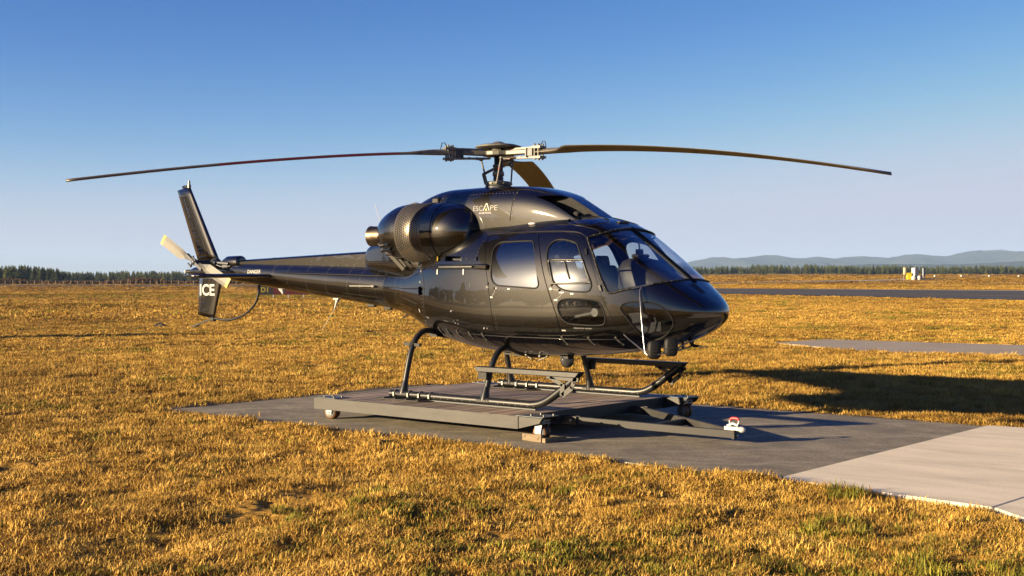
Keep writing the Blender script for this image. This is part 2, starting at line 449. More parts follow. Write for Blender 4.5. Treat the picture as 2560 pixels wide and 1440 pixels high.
def asphalt_mat():
    m, nt, b = nodes('worn_asphalt'); L = nt.links.new
    tc = N(nt, 'ShaderNodeTexCoord')
    n1 = N(nt, 'ShaderNodeTexNoise', Scale=1.5, Detail=9.0, Roughness=.74); n2 = N(nt, 'ShaderNodeTexVoronoi', Scale=70.0); n3 = N(nt, 'ShaderNodeTexNoise', Scale=60.0, Detail=5.0)
    mp = N(nt, 'ShaderNodeMapping'); mp.inputs['Scale'].default_value = (.8, 1.15, 1); mp.inputs['Rotation'].default_value = (0, 0, .5)
    L(tc.outputs['Object'], mp.inputs[0]); L(mp.outputs[0], n1.inputs['Vector'])
    for n in (n2, n3): L(tc.outputs['Object'], n.inputs['Vector'])
    base = ramp(nt, n1.outputs[0], [(.26, (.060, .051, .037)), (.42, (.125, .108, .078)), (.55, (.185, .160, .113)), (.75, (.31, .268, .188))])
    st = ramp(nt, n2.outputs['Color'], [(.2, (.62, .62, .62)), (.8, (1.35, 1.33, 1.28))])
    mx = N(nt, 'ShaderNodeMix', data_type='RGBA', blend_type='MULTIPLY'); mx.inputs['Factor'].default_value = .85
    L(base.outputs[0], mx.inputs[6]); L(st.outputs[0], mx.inputs[7])
    # pale scuffs
    wv = N(nt, 'ShaderNodeTexWave', Scale=.33, Distortion=7.0, Detail=4.0); wv.inputs['Detail Scale'].default_value = 1.2; L(mp.outputs[0], wv.inputs['Vector'])
    sc = ramp(nt, wv.outputs['Fac'], [(.94, (0, 0, 0)), (1.0, (.28, .28, .28))])
    m2 = N(nt, 'ShaderNodeMix', data_type='RGBA'); L(sc.outputs[0], m2.inputs['Factor']); L(mx.outputs[2], m2.inputs[6]); m2.inputs[7].default_value = (.36, .32, .25, 1)
    L(m2.outputs[2], b.inputs['Base Color']); b.inputs['Roughness'].default_value = .82
    bp = N(nt, 'ShaderNodeBump', Strength=.55, Distance=.006); L(n3.outputs[0], bp.inputs['Height']); L(bp.outputs[0], b.inputs['Normal'])
    return m
def concrete_mat(name, col, streak=1.0):
    m, nt, b = nodes(name); L = nt.links.new
    tc = N(nt, 'ShaderNodeTexCoord'); mp = N(nt, 'ShaderNodeMapping'); mp.inputs['Scale'].default_value = (.6, 1.9, 1); mp.inputs['Rotation'].default_value = (0, 0, -.35)
    L(tc.outputs['Object'], mp.inputs[0])
    n1 = N(nt, 'ShaderNodeTexNoise', Scale=1.3, Detail=8.0, Roughness=.62); L(mp.outputs[0], n1.inputs['Vector'])
    n2 = N(nt, 'ShaderNodeTexNoise', Scale=70.0, Detail=6.0); L(tc.outputs['Object'], n2.inputs['Vector'])
    r = ramp(nt, n1.outputs[0], [(.3, tuple(c * (1 - .25 * streak) for c in col)), (.6, col), (.8, tuple(c * 1.1 for c in col))])
    g = ramp(nt, n2.outputs[0], [(.3, (.82, .82, .82)), (.7, (1.08, 1.08, 1.08))])
    mx = N(nt, 'ShaderNodeMix', data_type='RGBA', blend_type='MULTIPLY'); mx.inputs['Factor'].default_value = 1.0
    L(r.outputs[0], mx.inputs[6]); L(g.outputs[0], mx.inputs[7]); L(mx.outputs[2], b.inputs['Base Color'])
    b.inputs['Roughness'].default_value = .85
    bp = N(nt, 'ShaderNodeBump', Strength=.3, Distance=.004); L(n2.outputs[0], bp.inputs['Height']); L(bp.outputs[0], b.inputs['Normal'])
    return m
M['asphalt'] = asphalt_mat()
M['concrete'] = concrete_mat('pale_concrete', (.70, .62, .47))
M['oldconcrete'] = concrete_mat('grey_old_concrete', (.33, .28, .215), 1.4)
M['tar'] = simple('dark_taxiway_asphalt', (.018, .019, .024), .85, 0, 0, .6, .2)
M['dirt_shadow'] = simple('dark_soil_and_shadow', (.040, .026, .014), .95, 0, 0, 14, .4, .4)  # bare soil by the pad, and the painted shadow strip on the left field

# asphalt pad with a slightly ragged edge
def rag(poly, step, amp, seed):
    out = []; n = len(poly)
    for i in range(n):
        a, b = np.array(poly[i], float), np.array(poly[(i + 1) % n], float); e = b - a; L = np.linalg.norm(e); k = max(1, int(L / step)); nn = np.array([e[1], -e[0]]) / L
        for t in range(k):
            p = a + e * t / k; w = (fbm(p[0] * 3.1 + seed, p[1] * 3.1, 3) - .5) * 2 * amp * (1 if 0 < t < k - 1 else 0)
            out.append(tuple(p + nn * w))
    return out
pp = rag([(PAD[0], PAD[2]), (PAD[1], PAD[2])], .12, .022, 1)[:79]
pb = rag(PADPOLY, .12, .022, 5)
pb = [(min(x, PAD[1]), y) for x, y in pb]
mb = MB(); mb.prism(pb, 'z', -.12, 0.0, 0); tag(mb.build('pavement', [M['asphalt']]), kind='structure')
# concrete apron: slabs with open joints, a step above the grass
S1 = [(5.262, -2.262), (7.276, -2.475), (7.60, 3.30), (5.262, 3.095)]
S2 = [(7.284, -2.476), (7.70, -2.85), (8.6, -4.1), (10.2, -4.9), (10.6, 3.40), (7.608, 3.30)]
S3 = [(10.208, -4.902), (14, -5.2), (14, 3.55), (10.608, 3.40)]
for s_ in (S1, S2, S3):
    s2 = roundpoly(s_, .03, 2)
    mb = MB(); mb.prism(s2, 'z', -.2, .012, 0)
    tag(mb.build('concrete_slab', [M['concrete']], bevel=.012), kind='structure')
mb = MB(); mb.prism(rag(FARSLAB, .4, .12, 3), 'z', -.15, .022, 0); tag(mb.build('concrete_slab', [M['oldconcrete']]), kind='structure')

# bare soil where the turf has drawn back from the pad
def soil(pts, w0, seed):
    P = np.array(crom(pts, 40, False)); v = []; f = []
    for i, p in enumerate(P):
        t = P[min(i+1, len(P)-1)] - P[max(i-1, 0)]; n = np.array([-t[1], t[0]]) / (np.linalg.norm(t) + 1e-9)
        w = w0 * (.35 + 1.3 * float(fbm(np.array(p[0] * 2.1 + seed), np.array(p[1] * 2.1), 3)))
        for k, q_ in enumerate((-.03, .5 * w, w)):
            c = p + n * q_; v.append((c[0], c[1], .004 if k == 0 else float(ground_z(np.array(c[0]), np.array(c[1]))) + (.010 if k == 1 else -.02)))
    for i in range(len(P) - 1):
        for k in range(2): f.append((3*i+k, 3*i+k+1, 3*i+k+4, 3*i+k+3))
    me = mesh('soil', v, f, M['dirt_shadow'], True)
    if me.polygons[0].normal.z < 0: me.flip_normals()
    tag(obj('soil', me), kind='structure')
soil([(-4.15,-2.2),(-4.15,0),(-4.15,2),(-4.15,3.1)], .26, 1.)
soil([(-4.1,3.1),(-1,3.1),(2,3.1),(5.2,3.1)], .20, 4.)
soil([(1.5,-2.26),(-.5,-2.26),(-2.5,-2.26),(-4.1,-2.26)], .14, 7.)
STRIPS = []
def strip(name, near, far, mat, lift=.03, n=60, kind='structure'):
    """band laid on the terrain between two polylines given in right / ahead metres"""
    STRIPS.append((near, far))
    a = np.array(near, float); b = np.array(far, float); v = []; f = []; rows = 5
    for i in range(n + 1):
        t = i / n
        def at(p):
            s = np.r_[0, np.cumsum(np.linalg.norm(np.diff(p, axis=0), axis=1))]; s /= s[-1]
            return np.array([np.interp(t, s, p[:, k]) for k in range(2)])
        pa, pb_ = at(a), at(b)
        for k in range(rows):
            c = pa + (pb_ - pa) * k / (rows - 1); w = c2w(c[0], c[1]); v.append((w[0], w[1], zfar(c[0], c[1]) + lift))
    for i in range(n):
        for k in range(rows - 1):
            j = i * rows + k; f.append((j, j + rows, j + rows + 1, j + 1))
    me = mesh(name, v, f, mat)
    if me.polygons[0].normal.z < 0: me.flip_normals()
    return tag(obj(name, me), kind=kind)
# ------------------------------------------------------------------ helicopter
heli = empty('helicopter', (0, 0, .267), 'glossy black helicopter with white ESCAPE lettering on its engine cowling, standing on a wooden dolly', 'helicopter')
HROOT = heli; bpy.context.view_layer.update()
HINV = Matrix.Translation((0, 0, -.267))
def hp(o, parent=None):
    """hang an object built in world coordinates under the helicopter (or one of its parts)"""
    o.parent = parent or heli
    o.matrix_parent_inverse = HINV if (parent is None) else Matrix()
    return o
def hbuild(mb, name, mats, parent=None, bevel=0):
    os_ = split_build(mb, name, mats, bevel)
    for o in os_: hp(o, parent)
    return os_[0]
def hobj(name, me, parent=None): return hp(obj(name, me), parent)

ST = np.array([  # x, keel z, crown z, half width, z of greatest width, fullness above, below
(-1.86,1.375,1.975,.300,1.675,2.0,2.0),(-1.60,1.315,2.00,.365,1.665,2.05,2.05),(-1.30,1.215,2.06,.475,1.640,2.1,2.1),
(-1.00,1.090,2.17,.590,1.600,2.3,2.15),(-0.60,0.985,2.35,.735,1.540,2.55,2.2),(-0.20,0.915,2.475,.835,1.490,2.65,2.3),
( 0.20,0.875,2.53,.890,1.460,2.65,2.4),( 0.60,0.855,2.545,.915,1.450,2.6,2.5),( 1.00,0.850,2.570,.920,1.445,2.65,2.5),
( 1.40,0.860,2.578,.915,1.440,2.7,2.5),( 1.75,0.885,2.555,.900,1.440,2.8,2.5),( 2.00,0.910,2.480,.872,1.440,2.9,2.5),
( 2.20,0.935,2.355,.835,1.440,3.0,2.5),( 2.45,0.975,2.175,.775,1.440,3.0,2.45),( 2.70,1.030,1.990,.690,1.440,3.0,2.4),
( 2.93,1.095,1.820,.580,1.438,2.9,2.35),( 3.10,1.165,1.700,.470,1.435,2.7,2.3),( 3.24,1.245,1.600,.345,1.432,2.4,2.2),
( 3.325,1.325,1.520,.215,1.430,2.2,2.1),( 3.36,1.385,1.473,.100,1.430,2.0,2.0),( 3.368,1.430,1.430,.0,1.430,2.0,2.0)])
def hermite(T, n):
    dd = np.r_[0, np.cumsum(np.sqrt((np.diff(T[:, :4], axis=0) ** 2).sum(1)))]
    h = np.diff(dd)[:, None]; dl = np.diff(T, axis=0) / h; m = np.zeros_like(T)
    m[1:-1] = (dl[:-1] * h[1:] + dl[1:] * h[:-1]) / (h[1:] + h[:-1]); m[0] = dl[0]; m[-1] = dl[-1]
    t = np.linspace(0, dd[-1], n); k = np.clip(np.searchsorted(dd, t, side='right') - 1, 0, len(T) - 2)
    Hh = (dd[k + 1] - dd[k]); q = ((t - dd[k]) / Hh)[:, None]; Hh = Hh[:, None]
    return (2*q**3-3*q**2+1)*T[k] + (q**3-2*q**2+q)*Hh*m[k] + (-2*q**3+3*q**2)*T[k+1] + (q**3-q**2)*Hh*m[k+1]
def smooth_rows(A, it=6):
    A = A.copy()
    for _ in range(it): A[2:-2] = .25 * A[1:-3] + .5 * A[2:-2] + .25 * A[3:-1]
    return A
def ring(p, n):
    x, zb, zt, w, zm, nt, nb = p; out = []
    for k in range(n):
        a = 2 * math.pi * k / n; c, s_ = math.cos(a), math.sin(a); e = nt if s_ >= 0 else nb
        y = w * math.copysign(abs(c) ** (2 / e), c); z = zm + (zt - zm if s_ >= 0 else zm - zb) * math.copysign(abs(s_) ** (2 / e), s_)
        out.append((x, y, z))
    # even out the spacing round the ring
    P = np.array(out + [out[0]]); L = np.r_[0, np.cumsum(np.linalg.norm(np.diff(P, axis=0), axis=1))]
    if L[-1] < 1e-6: return out
    t = np.linspace(0, L[-1], n + 1)[:-1]
    return [tuple(np.interp(ti, L, P[:, j]) for j in range(3)) for ti in t]
def loft(rows, n, cap0=True, tip=True):
    v = []; f = []
    for r in rows: v += ring(r, n)
    K = len(rows)
    for i in range(K - 1):
        for k in range(n):
            l = (k + 1) % n; f.append((i * n + k, (i + 1) * n + k, (i + 1) * n + l, i * n + l))
    if cap0: f.append(tuple(range(n)))
    f.append(tuple((K - 1) * n + k for k in range(n - 1, -1, -1)))
    return v, f
BR = smooth_rows(hermite(ST, 150))[:-1]
NR = 96
bv, bf = loft(BR, NR)
def tri_mesh(v, f, name='t'):
    me = mesh(name, v, f); bm = bmesh.new(); bm.from_mesh(me)
    bmesh.ops.recalc_face_normals(bm, faces=bm.faces); bmesh.ops.triangulate(bm, faces=bm.faces); bm.to_mesh(me); bm.free(); return me
def vnormals(me): return [v.normal.copy() for v in me.vertices]
class Skin:
    """a reference surface: ray casting onto it and its smooth normals"""
    def __init__(s, v, f):
        s.me = tri_mesh(v, f); me = s.me
        s.co = [vv.co.copy() for vv in me.vertices]; s.no = vnormals(me)
        s.tri = [tuple(p.vertices) for p in me.polygons]; s.bvh = BVHTree.FromPolygons(s.co, s.tri)
    def near(s, p):
        loc, nn, i, d = s.bvh.find_nearest(p)
        a, b, c = s.tri[i]
        n = barycentric_transform(loc, s.co[a], s.co[b], s.co[c], s.no[a], s.no[b], s.no[c]).normalized()
        return loc, n, d
    def side(s, x, z, sg=-1, off=0.):
        h, n, i, d = s.bvh.ray_cast(Vector((x, sg * 3.0, z)), Vector((0, -sg, 0)))
        if h is None: h, n, i, d = s.bvh.find_nearest(Vector((x, sg * .5, z)))
        _, nn, _ = s.near(h)
        return h + nn * off, nn
    def top(s, x, y, off=0.):
        h, n, i, d = s.bvh.ray_cast(Vector((x, y, 6)), Vector((0, 0, -1))); _, nn, _ = s.near(h)
        return h + nn * off, nn
BODY = Skin(bv, bf)
def boolean(a, b, op):
    oa = bpy.data.objects.new('ba', a); ob = bpy.data.objects.new('bb', b); COL.objects.link(oa); COL.objects.link(ob)
    md = oa.modifiers.new('b', 'BOOLEAN'); md.operation = op; md.object = ob
    try: md.solver = 'MANIFOLD'
    except Exception: md.solver = 'EXACT'
    dg = bpy.context.evaluated_depsgraph_get(); me = bpy.data.meshes.new_from_object(oa.evaluated_get(dg))
    if len(me.polygons) == 0:
        md.solver = 'EXACT'; dg = bpy.context.evaluated_depsgraph_get(); me = bpy.data.meshes.new_from_object(oa.evaluated_get(dg))
    bpy.data.objects.remove(oa); bpy.data.objects.remove(ob); return me
def prism_me(poly, ax, lo, hi):
    mb = MB(); mb.prism(poly, ax, lo, hi)
    me = mb.me('prism'); bm = bmesh.new(); bm.from_mesh(me); bmesh.ops.triangulate(bm, faces=bm.faces); bm.to_mesh(me); bm.free(); return me
def finish(me, skin, mats, inner=True, tol=.0025):
    """outer faces keep the smooth normals of the skin; the rest is lining"""
    me.materials.clear()
    for m in mats: me.materials.append(m)
    nl = [None] * len(me.loops)
    for p in me.polygons:
        c = p.center; loc, n, d = skin.near(c); outer = d < tol and p.normal.dot(n) > .6
        p.material_index = 0 if outer else (1 if inner and len(mats) > 1 else 0); p.use_smooth = outer
        for li in p.loop_indices:
            if outer:
                _, nn, dd = skin.near(me.vertices[me.loops[li].vertex_index].co); nl[li] = tuple(nn)
            else: nl[li] = tuple(p.normal)
    me.normals_split_custom_set(nl); return me
def inset(skin, d):
    me = skin.me.copy()
    for i, v in enumerate(me.vertices): v.co = skin.co[i] - skin.no[i] * d
    return me
full = BODY.me.copy()
hull = boolean(full, inset(BODY, .028), 'DIFFERENCE')
glass_shell = boolean(inset(BODY, .0035), inset(BODY, .0095), 'DIFFERENCE')

# outlines in side view (x, z)
REAR_DOOR = roundpoly([(.385,2.352),(.455,2.19),(.50,2.04),(.56,1.892),(.61,1.74),(.64,1.599),(.665,1.45),(.690,1.307),(.690,1.155),(1.215,1.150),(1.702,1.155),(1.672,1.376),(1.572,1.608),(1.491,1.796),(1.416,1.985),(1.329,2.177),(1.215,2.362)], .03, 3)
FRONT_DOOR = roundpoly([(1.221,2.362),(1.335,2.177),(1.422,1.985),(1.497,1.796),(1.578,1.608),(1.678,1.376),(1.709,1.155),(2.09,1.156),(2.447,1.165),(2.405,1.342),(2.300,1.523),(2.223,1.705),(2.16,1.87),(2.089,2.027),(1.985,2.215),(1.86,2.315),(1.65,2.352)], .03, 3)
REAR_WIN = roundpoly([(.575,2.258),(1.215,2.268),(1.425,1.692),(.665,1.732)], [.15,.08,.10,.14], 10)
FRONT_WIN = crom([(1.489,2.032),(1.465,2.165),(1.499,2.241),(1.589,2.275),(1.74,2.258),(1.84,2.226),(1.895,2.165),(2.01,1.981),(2.115,1.79),(2.124,1.705),(2.065,1.660),(1.828,1.671),(1.688,1.717),(1.575,1.843)], 5)
LOW_WIN = crom([(1.688,1.469),(1.712,1.546),(1.788,1.575),(1.938,1.580),(2.143,1.567),(2.232,1.538),(2.28,1.454),(2.305,1.363),(2.283,1.297),(2.210,1.274),(2.029,1.275),(1.847,1.286),(1.747,1.349)], 5)
CHIN_WIN = crom([(2.482,1.47),(2.51,1.525),(2.59,1.548),(2.72,1.549),(2.864,1.528),(2.975,1.447),(3.022,1.349),(2.997,1.266),(2.89,1.172),(2.770,1.118),(2.700,1.120),(2.650,1.207),(2.560,1.358)], 5)
WSH = [(1.945,2.300),(1.965,2.325),(2.06,2.368),(2.135,2.405),(2.30,2.75),(3.30,2.40),(2.985,1.800),(2.93,1.777),(2.758,1.739),(2.517,1.684),(2.369,1.647),(2.322,1.668),(2.225,1.843),(2.106,2.074)]
SKY = crom([(1.50,-.47),(1.50,-.34),(1.58,-.20),(1.75,-.13),(1.90,-.17),(1.955,-.30),(1.90,-.46),(1.79,-.545),(1.63,-.545)], 5)

def both(me_src, fn):
    for sg in (-1, 1): fn(sg)
for poly in (grow(REAR_DOOR, .004), grow(FRONT_DOOR, .0)):
    hull = boolean(hull, prism_me(poly, 'y', -2, 2), 'DIFFERENCE')
hull = boolean(hull, prism_me(CHIN_WIN, 'y', -2, 2), 'DIFFERENCE')
for lo, hi in ((-2, -.022), (.022, 2)): hull = boolean(hull, prism_me(WSH, 'y', lo, hi), 'DIFFERENCE')
for sg in (1, -1): hull = boolean(hull, prism_me([(a, b * sg) for a, b in SKY], 'z', 2.2, 3), 'DIFFERENCE')
# open vents and the step recess in the rear side
VENT = [(-.255,2.03),(.085,2.03),(.062,2.088),(-.275,2.096)]
RECESS = roundpoly([(-.815,1.592),(-.70,1.592),(-.705,1.705),(-.822,1.705)], .015, 3)
for poly in (VENT, RECESS, [(-.43,2.03),(-.37,2.03),(-.41,2.10),(-.46,2.10)], [(.355,2.03),(.39,2.03),(.365,2.085),(.335,2.085)]):
    hull = boolean(hull, prism_me(poly, 'y', -2, 0), 'DIFFERENCE')
fuselage = hobj('fuselage', finish(hull, BODY, [M['paint'], M['inside']]))

def door(name, poly, wins, sg):
    shell = boolean(BODY.me.copy(), inset(BODY, .024), 'DIFFERENCE')
    d = boolean(shell, prism_me(grow(poly, -.004), 'y', *((-2, -.2) if sg < 0 else (.2, 2))), 'INTERSECT')
    for w in wins: d = boolean(d, prism_me(w, 'y', -2, 2), 'DIFFERENCE')
    return hobj(name, finish(d, BODY, [M['paint'], M['inside']]))
def pane(name, poly, ax, lo, hi, mat, parent=None):
    g = boolean(glass_shell, prism_me(grow(poly, .003) if len(poly) > 20 else poly, ax, lo, hi), 'INTERSECT')
    g.materials.clear(); g.materials.append(mat)
    nl = []
    for p in g.polygons:
        loc, n, d = BODY.near(p.center); al = abs(p.normal.dot(n)) > .6; p.use_smooth = al
        for li in p.loop_indices:
            if al:
                _, nn, _ = BODY.near(g.vertices[g.loops[li].vertex_index].co); nl.append(tuple(nn if p.normal.dot(n) > 0 else -nn))
            else: nl.append(tuple(p.normal))
    g.normals_split_custom_set(nl)
    return hobj(name, g, parent)
def edge_tube(poly, sg, r, off=.0, n=6):
    mb = MB(); mb.tube([BODY.side(a, b, sg, off)[0] for a, b in poly], r, n, 0, False, True, True); return mb
for sg in (-1, 1):
    rngY = (-2, -.2) if sg < 0 else (.2, 2)
    fd = door('front_door', FRONT_DOOR, [FRONT_WIN, LOW_WIN], sg)
    rd = door('rear_door', REAR_DOOR, [REAR_WIN], sg)
    pane('window_pane', FRONT_WIN, 'y', *rngY, M['glass'], fd)
    pane('lower_window_pane', LOW_WIN, 'y', *rngY, M['glass_low'], fd)
    pane('window_pane', REAR_WIN, 'y', *rngY, M['glass_dark'] if sg < 0 else M['glass'], rd)
    for w, par in ((FRONT_WIN, fd), (LOW_WIN, fd), (REAR_WIN, rd)):
        hbuild(edge_tube(w, sg, .0095, .001), 'window_seal', [M['rubber']], par)
    cw = pane('chin_window', CHIN_WIN, 'y', *((-2, -.1) if sg < 0 else (.1, 2)), M['glass_low'])
    hbuild(edge_tube(CHIN_WIN, sg, .010, .001), 'window_seal', [M['rubber']], cw)
    pane('windshield_pane', WSH, 'y', *((-2, -.024) if sg < 0 else (.024, 2)), M['wshield'])
    mb = MB(); mb.tube([BODY.top(a, b * -sg, .0)[0] for a, b in SKY], .009, 6, 0, False, True, True)
    rw = pane('roof_window', [(a, b * -sg) for a, b in SKY], 'z', 2.2, 3, M['glass_dark']); hbuild(mb, 'window_seal', [M['paint']], rw)
    # sliding vent window in the front door
    sl_ = [(1.512, 2.030), (1.985, 2.030), (2.118, 1.762), (1.618, 1.752)]
    mb = MB()
    def lerp(a, b, n=8): return [tuple(np.array(a) + (np.array(b) - np.array(a)) * t) for t in np.linspace(0, 1, n + 1)[:-1]]
    path = []
    for i in range(4): path += lerp(sl_[i], sl_[(i + 1) % 4])
    mb.tube([BODY.side(a, b, sg, .004)[0] for a, b in path], .012, 6, 0, False, True, True)
    mb.tube([BODY.side(a, b, sg, .003)[0] for a, b in lerp((1.745, 2.02), (1.86, 1.765), 6)], .010, 5)
    hbuild(mb, 'sliding_window_frame', [M['satin']], fd)
    # handles: a flat lever on a round boss
    for (hx, hz, par) in ((.655, 1.706, rd), (1.642, 1.690, fd)):
        p0, n0 = BODY.side(hx - .045, hz, sg, .012); p1, _ = BODY.side(hx + .07, hz - .012, sg, .018)
        mb = MB(); mb.cyl(p0 - n0 * .02, p0 + n0 * .008, .017, 10); mb.bar(p0, p1, .012, .020); mb.ball(p0 + Vector((.0, 0, .045)) - n0 * .008, .013)
        hbuild(mb, 'door_handle', [M['satin']], par)
    for (hx, hz) in ((1.990, 2.150), (2.228, 1.735)):
        p0, n0 = BODY.side(hx, hz, sg, .006); p1, _ = BODY.side(hx + .025, hz - .06, sg, .006)
        mb = MB(); mb.bar(p0, p1, .022, .03, 0, n0); mb.cyl(p0 + Vector((.01, 0, .005)), p1 + Vector((.01, 0, -.005)), .011, 8)
        hbuild(mb, 'door_hinge', [M['satin']], fd)
    # drip rail over the doors
    mb = MB(); mb.tube([BODY.side(a, b, sg, .004)[0] for a, b in crom([(.36,2.362),(.70,2.372),(1.2,2.378),(1.6,2.372),(1.84,2.345),(1.97,2.26),(2.03,2.17)], 6, False)], .007, 5)
    hbuild(mb, 'drip_rail', [M['paint']])
    # windshield frame strip with its fasteners
    wpath = crom([(1.945,2.300),(2.022,2.192),(2.106,2.074),(2.225,1.843),(2.322,1.668)], 6, False)
    wbot = crom([(2.322,1.668),(2.369,1.647),(2.517,1.684),(2.758,1.739),(2.90,1.770)], 6, False)
    pts = [BODY.side(a, b, sg, .001)[0] for a, b in wpath + wbot[1:]]
    # continue along the base to the centre, then back along the top edge
    zbase = lambda y: 1.800 - .03 * min(1, abs(y) / .42) ** 2
    for yy in (.36, .28, .2, .12, .04):
        xx = 2.99
        for _ in range(60):
            h, nn = BODY.top(xx, sg * yy)
            if h.z > zbase(yy): break
            xx -= .006
        pts.append(h + nn * .001)
    top = []
    for yy in np.linspace(.03, .66, 12):
        zt_ = 2.405 - .105 * (yy / .66) ** 2.2
        xx = 2.30
        for _ in range(120):
            h, nn = BODY.top(xx, sg * yy)
            if h.z > zt_: break
            xx -= .004
        top.append(h + nn * .001)
    mb = MB(); mb.tube(pts, .015, 6); mb.tube(top, .015, 6)
    fr = hbuild(mb, 'windshield_frame', [M['rubber']])
    rv = MB()
    def spaced(P, st):
        P = np.array([tuple(p) for p in P]); L = np.r_[0, np.cumsum(np.linalg.norm(np.diff(P, axis=0), axis=1))]
        return [Vector([np.interp(t, L, P[:, j]) for j in range(3)]) for t in np.arange(st / 2, L[-1], st)]
    for p in spaced(pts, .075) + spaced(top, .075):
        _, nn, _ = BODY.near(p); rv.ball(p + nn * .013, .0062, 6, 4)
    o = hbuild(rv, 'frame_screws', [M['alu']], fr); o['kind'] = 'stuff'
# centre post
cp = [BODY.top(x, 0, .004)[0] for x in np.linspace(2.10, 3.0, 24)]
mb = MB(); mb.tube([p + Vector((0, -.016, 0)) for p in cp], .014, 6); mb.tube([p + Vector((0, .016, 0)) for p in cp], .014, 6)
hbuild(mb, 'windshield_post', [M['rubber']])

# lettering helper: flat text laid on a surface
def text_me(txt, size, bold=0.):
    cu = bpy.data.curves.new('t', 'FONT'); cu.body = txt; cu.size = size; cu.offset = bold; cu.resolution_u = 4
    ob = bpy.data.objects.new('t', cu); COL.objects.link(ob); dg = bpy.context.evaluated_depsgraph_get()
    me = bpy.data.meshes.new_from_object(ob.evaluated_get(dg)); bpy.data.objects.remove(ob); return me
def letter(name, txt, skin, x0, z0, size, mat, parent=None, sx=1.0, slope=0., off=.003, bold=0., width=None):
    me = text_me(txt, size, bold)
    xs = [v.co.x for v in me.vertices]
    if width: sx = width / (max(xs) - min(xs))
    x_min = min(xs)
    for v in me.vertices:
        a, b = (v.co.x - x_min) * sx, v.co.y
        p, n = skin.side(x0 + a, z0 + b + slope * a, -1, off); v.co = p
    me.materials.clear(); me.materials.append(mat); return hobj(name, me, parent)
def decal(name, poly, skin, mat, parent=None, off=.0025):
    v = [skin.side(a, b, -1, off)[0] for a, b in poly]
    return hobj(name, mesh(name, v, [tuple(range(len(v)))], mat), parent)

# ---- rivets, seams, fittings on the starboard and port skin
rv = MB()
def rivline(pts, st, r=.0048, off=.001, skin=BODY, sg=-1):
    P = np.array(pts, float); L = np.r_[0, np.cumsum(np.linalg.norm(np.diff(P, axis=0), axis=1))]
    for t in np.arange(0, L[-1], st):
        a, b = np.interp(t, L, P[:, 0]), np.interp(t, L, P[:, 1]); p, n = skin.side(a, b, sg, off); rv.ball(p, r, 5, 4)
rear_seam = [(-.82,1.945),(-.70,1.80),(-.665,1.687),(-.66,1.50),(-.675,1.375),(-.73,1.214)]
rivline(rear_seam, .035); rivline([(a - .05, b) for a, b in rear_seam], .05)
rivline([(.62,1.86),(.66,1.72),(.705,1.55),(.735,1.35),(.74,1.17)], .04, .004)
rivline([(-1.55,1.86),(-1.50,1.65),(-1.52,1.45)], .035); rivline([(-1.40,1.90),(-1.33,1.70),(-1.36,1.45),(-1.40,1.32)], .045)
rivline([(-1.30,1.80),(-.90,1.90)], .04); rivline([(-1.28,1.55),(-.85,1.47)], .04); rivline([(-1.2,1.30),(-.8,1.20)], .05)
rivline([(.33,2.05),(.36,2.30)], .045, .004)
for a, b, r in ((.30,1.74,.009),(.30,1.715,.009),(-.04,1.40,.018),(.52,1.20,.017),(.57,1.20,.011),(-.62,1.30,.013),(-.66,1.31,.009),(.0,1.25,.01),(.05,1.24,.009),(-.03,1.275,.007),(.06,1.29,.007),(.4,1.55,.006)):
    rv.ball(BODY.side(a, b, -1, 0)[0], r, 8, 5)
o = hbuild(rv, 'rivets', [M['alu']]); o['kind'] = 'stuff'
mb = MB(); mb.tube([BODY.side(a, b, -1, .0005)[0] for a, b in crom(rear_seam, 5, False)], .0045, 4); hbuild(mb, 'panel_seam', [M['void']])
mb = MB()
strg = [(-.50,1.150),(-.2,1.140),(.1,1.125),(.5,1.112),(.9,1.105),(1.3,1.105),(1.7,1.105),(2.1,1.108),(2.45,1.116)]
for sg in (-1, 1): mb.tube([BODY.side(a, b, sg, .001)[0] for a, b in crom(strg, 5, False)], .0065, 5)
hbuild(mb, 'belly_panel_edge', [M['paint']])
for lx in (-.46,-.26,-.04,.20,.44,1.68,2.03,2.36):
    zz = np.interp(lx, [a for a, b in strg], [b for a, b in strg])
    p0, n0 = BODY.side(lx, zz + .03, -1, .006); p1, n1 = BODY.side(lx + .025, zz - .055, -1, .008); pm, _ = BODY.side(lx + .01, zz - .01, -1, .010)
    mb = MB(); mb.bar(p0, pm, .022, .008, 0, n0); mb.bar(pm, p1, .016, .012, 0, n1); mb.ball(p1, .012, 6, 4)
    hbuild(mb, 'belly_latch', [M['alu']])
# sliding-rail fairing along the rear side
mb = MB()
rp = [BODY.side(a, 1.972 + .0 * a, -1, .010)[0] for a in np.linspace(-.50, .56, 14)]
mb.tube(rp, .017, 6); mb.tube([p + Vector((0, -.010, -.038)) for p in rp[:-2]], .012, 6)
rail = hbuild(mb, 'door_rail', [M['paint']])
mb = MB(); mb.tube([p + Vector((0, -.012, -.018)) for p in rp[2:-3]], .009, 5); hbuild(mb, 'rail_lip', [M['alu']], rail)
mb = MB(); p0, p1 = BODY.side(.40, 1.955, -1, .02)[0], BODY.side(.585, 1.948, -1, .02)[0]
mb.bar(p0, p1, .055, .062); hbuild(mb, 'rail_end_cap', [M['paint']], rail, bevel=.012)
mb = MB()
for a in (-.37, .16): mb.bar(BODY.side(a, 1.93, -1, .006)[0], BODY.side(a + .01, 1.86, -1, .004)[0], .018, .010, 0, (0, 1, 0))
hbuild(mb, 'rail_clip', [M['alu']], rail)
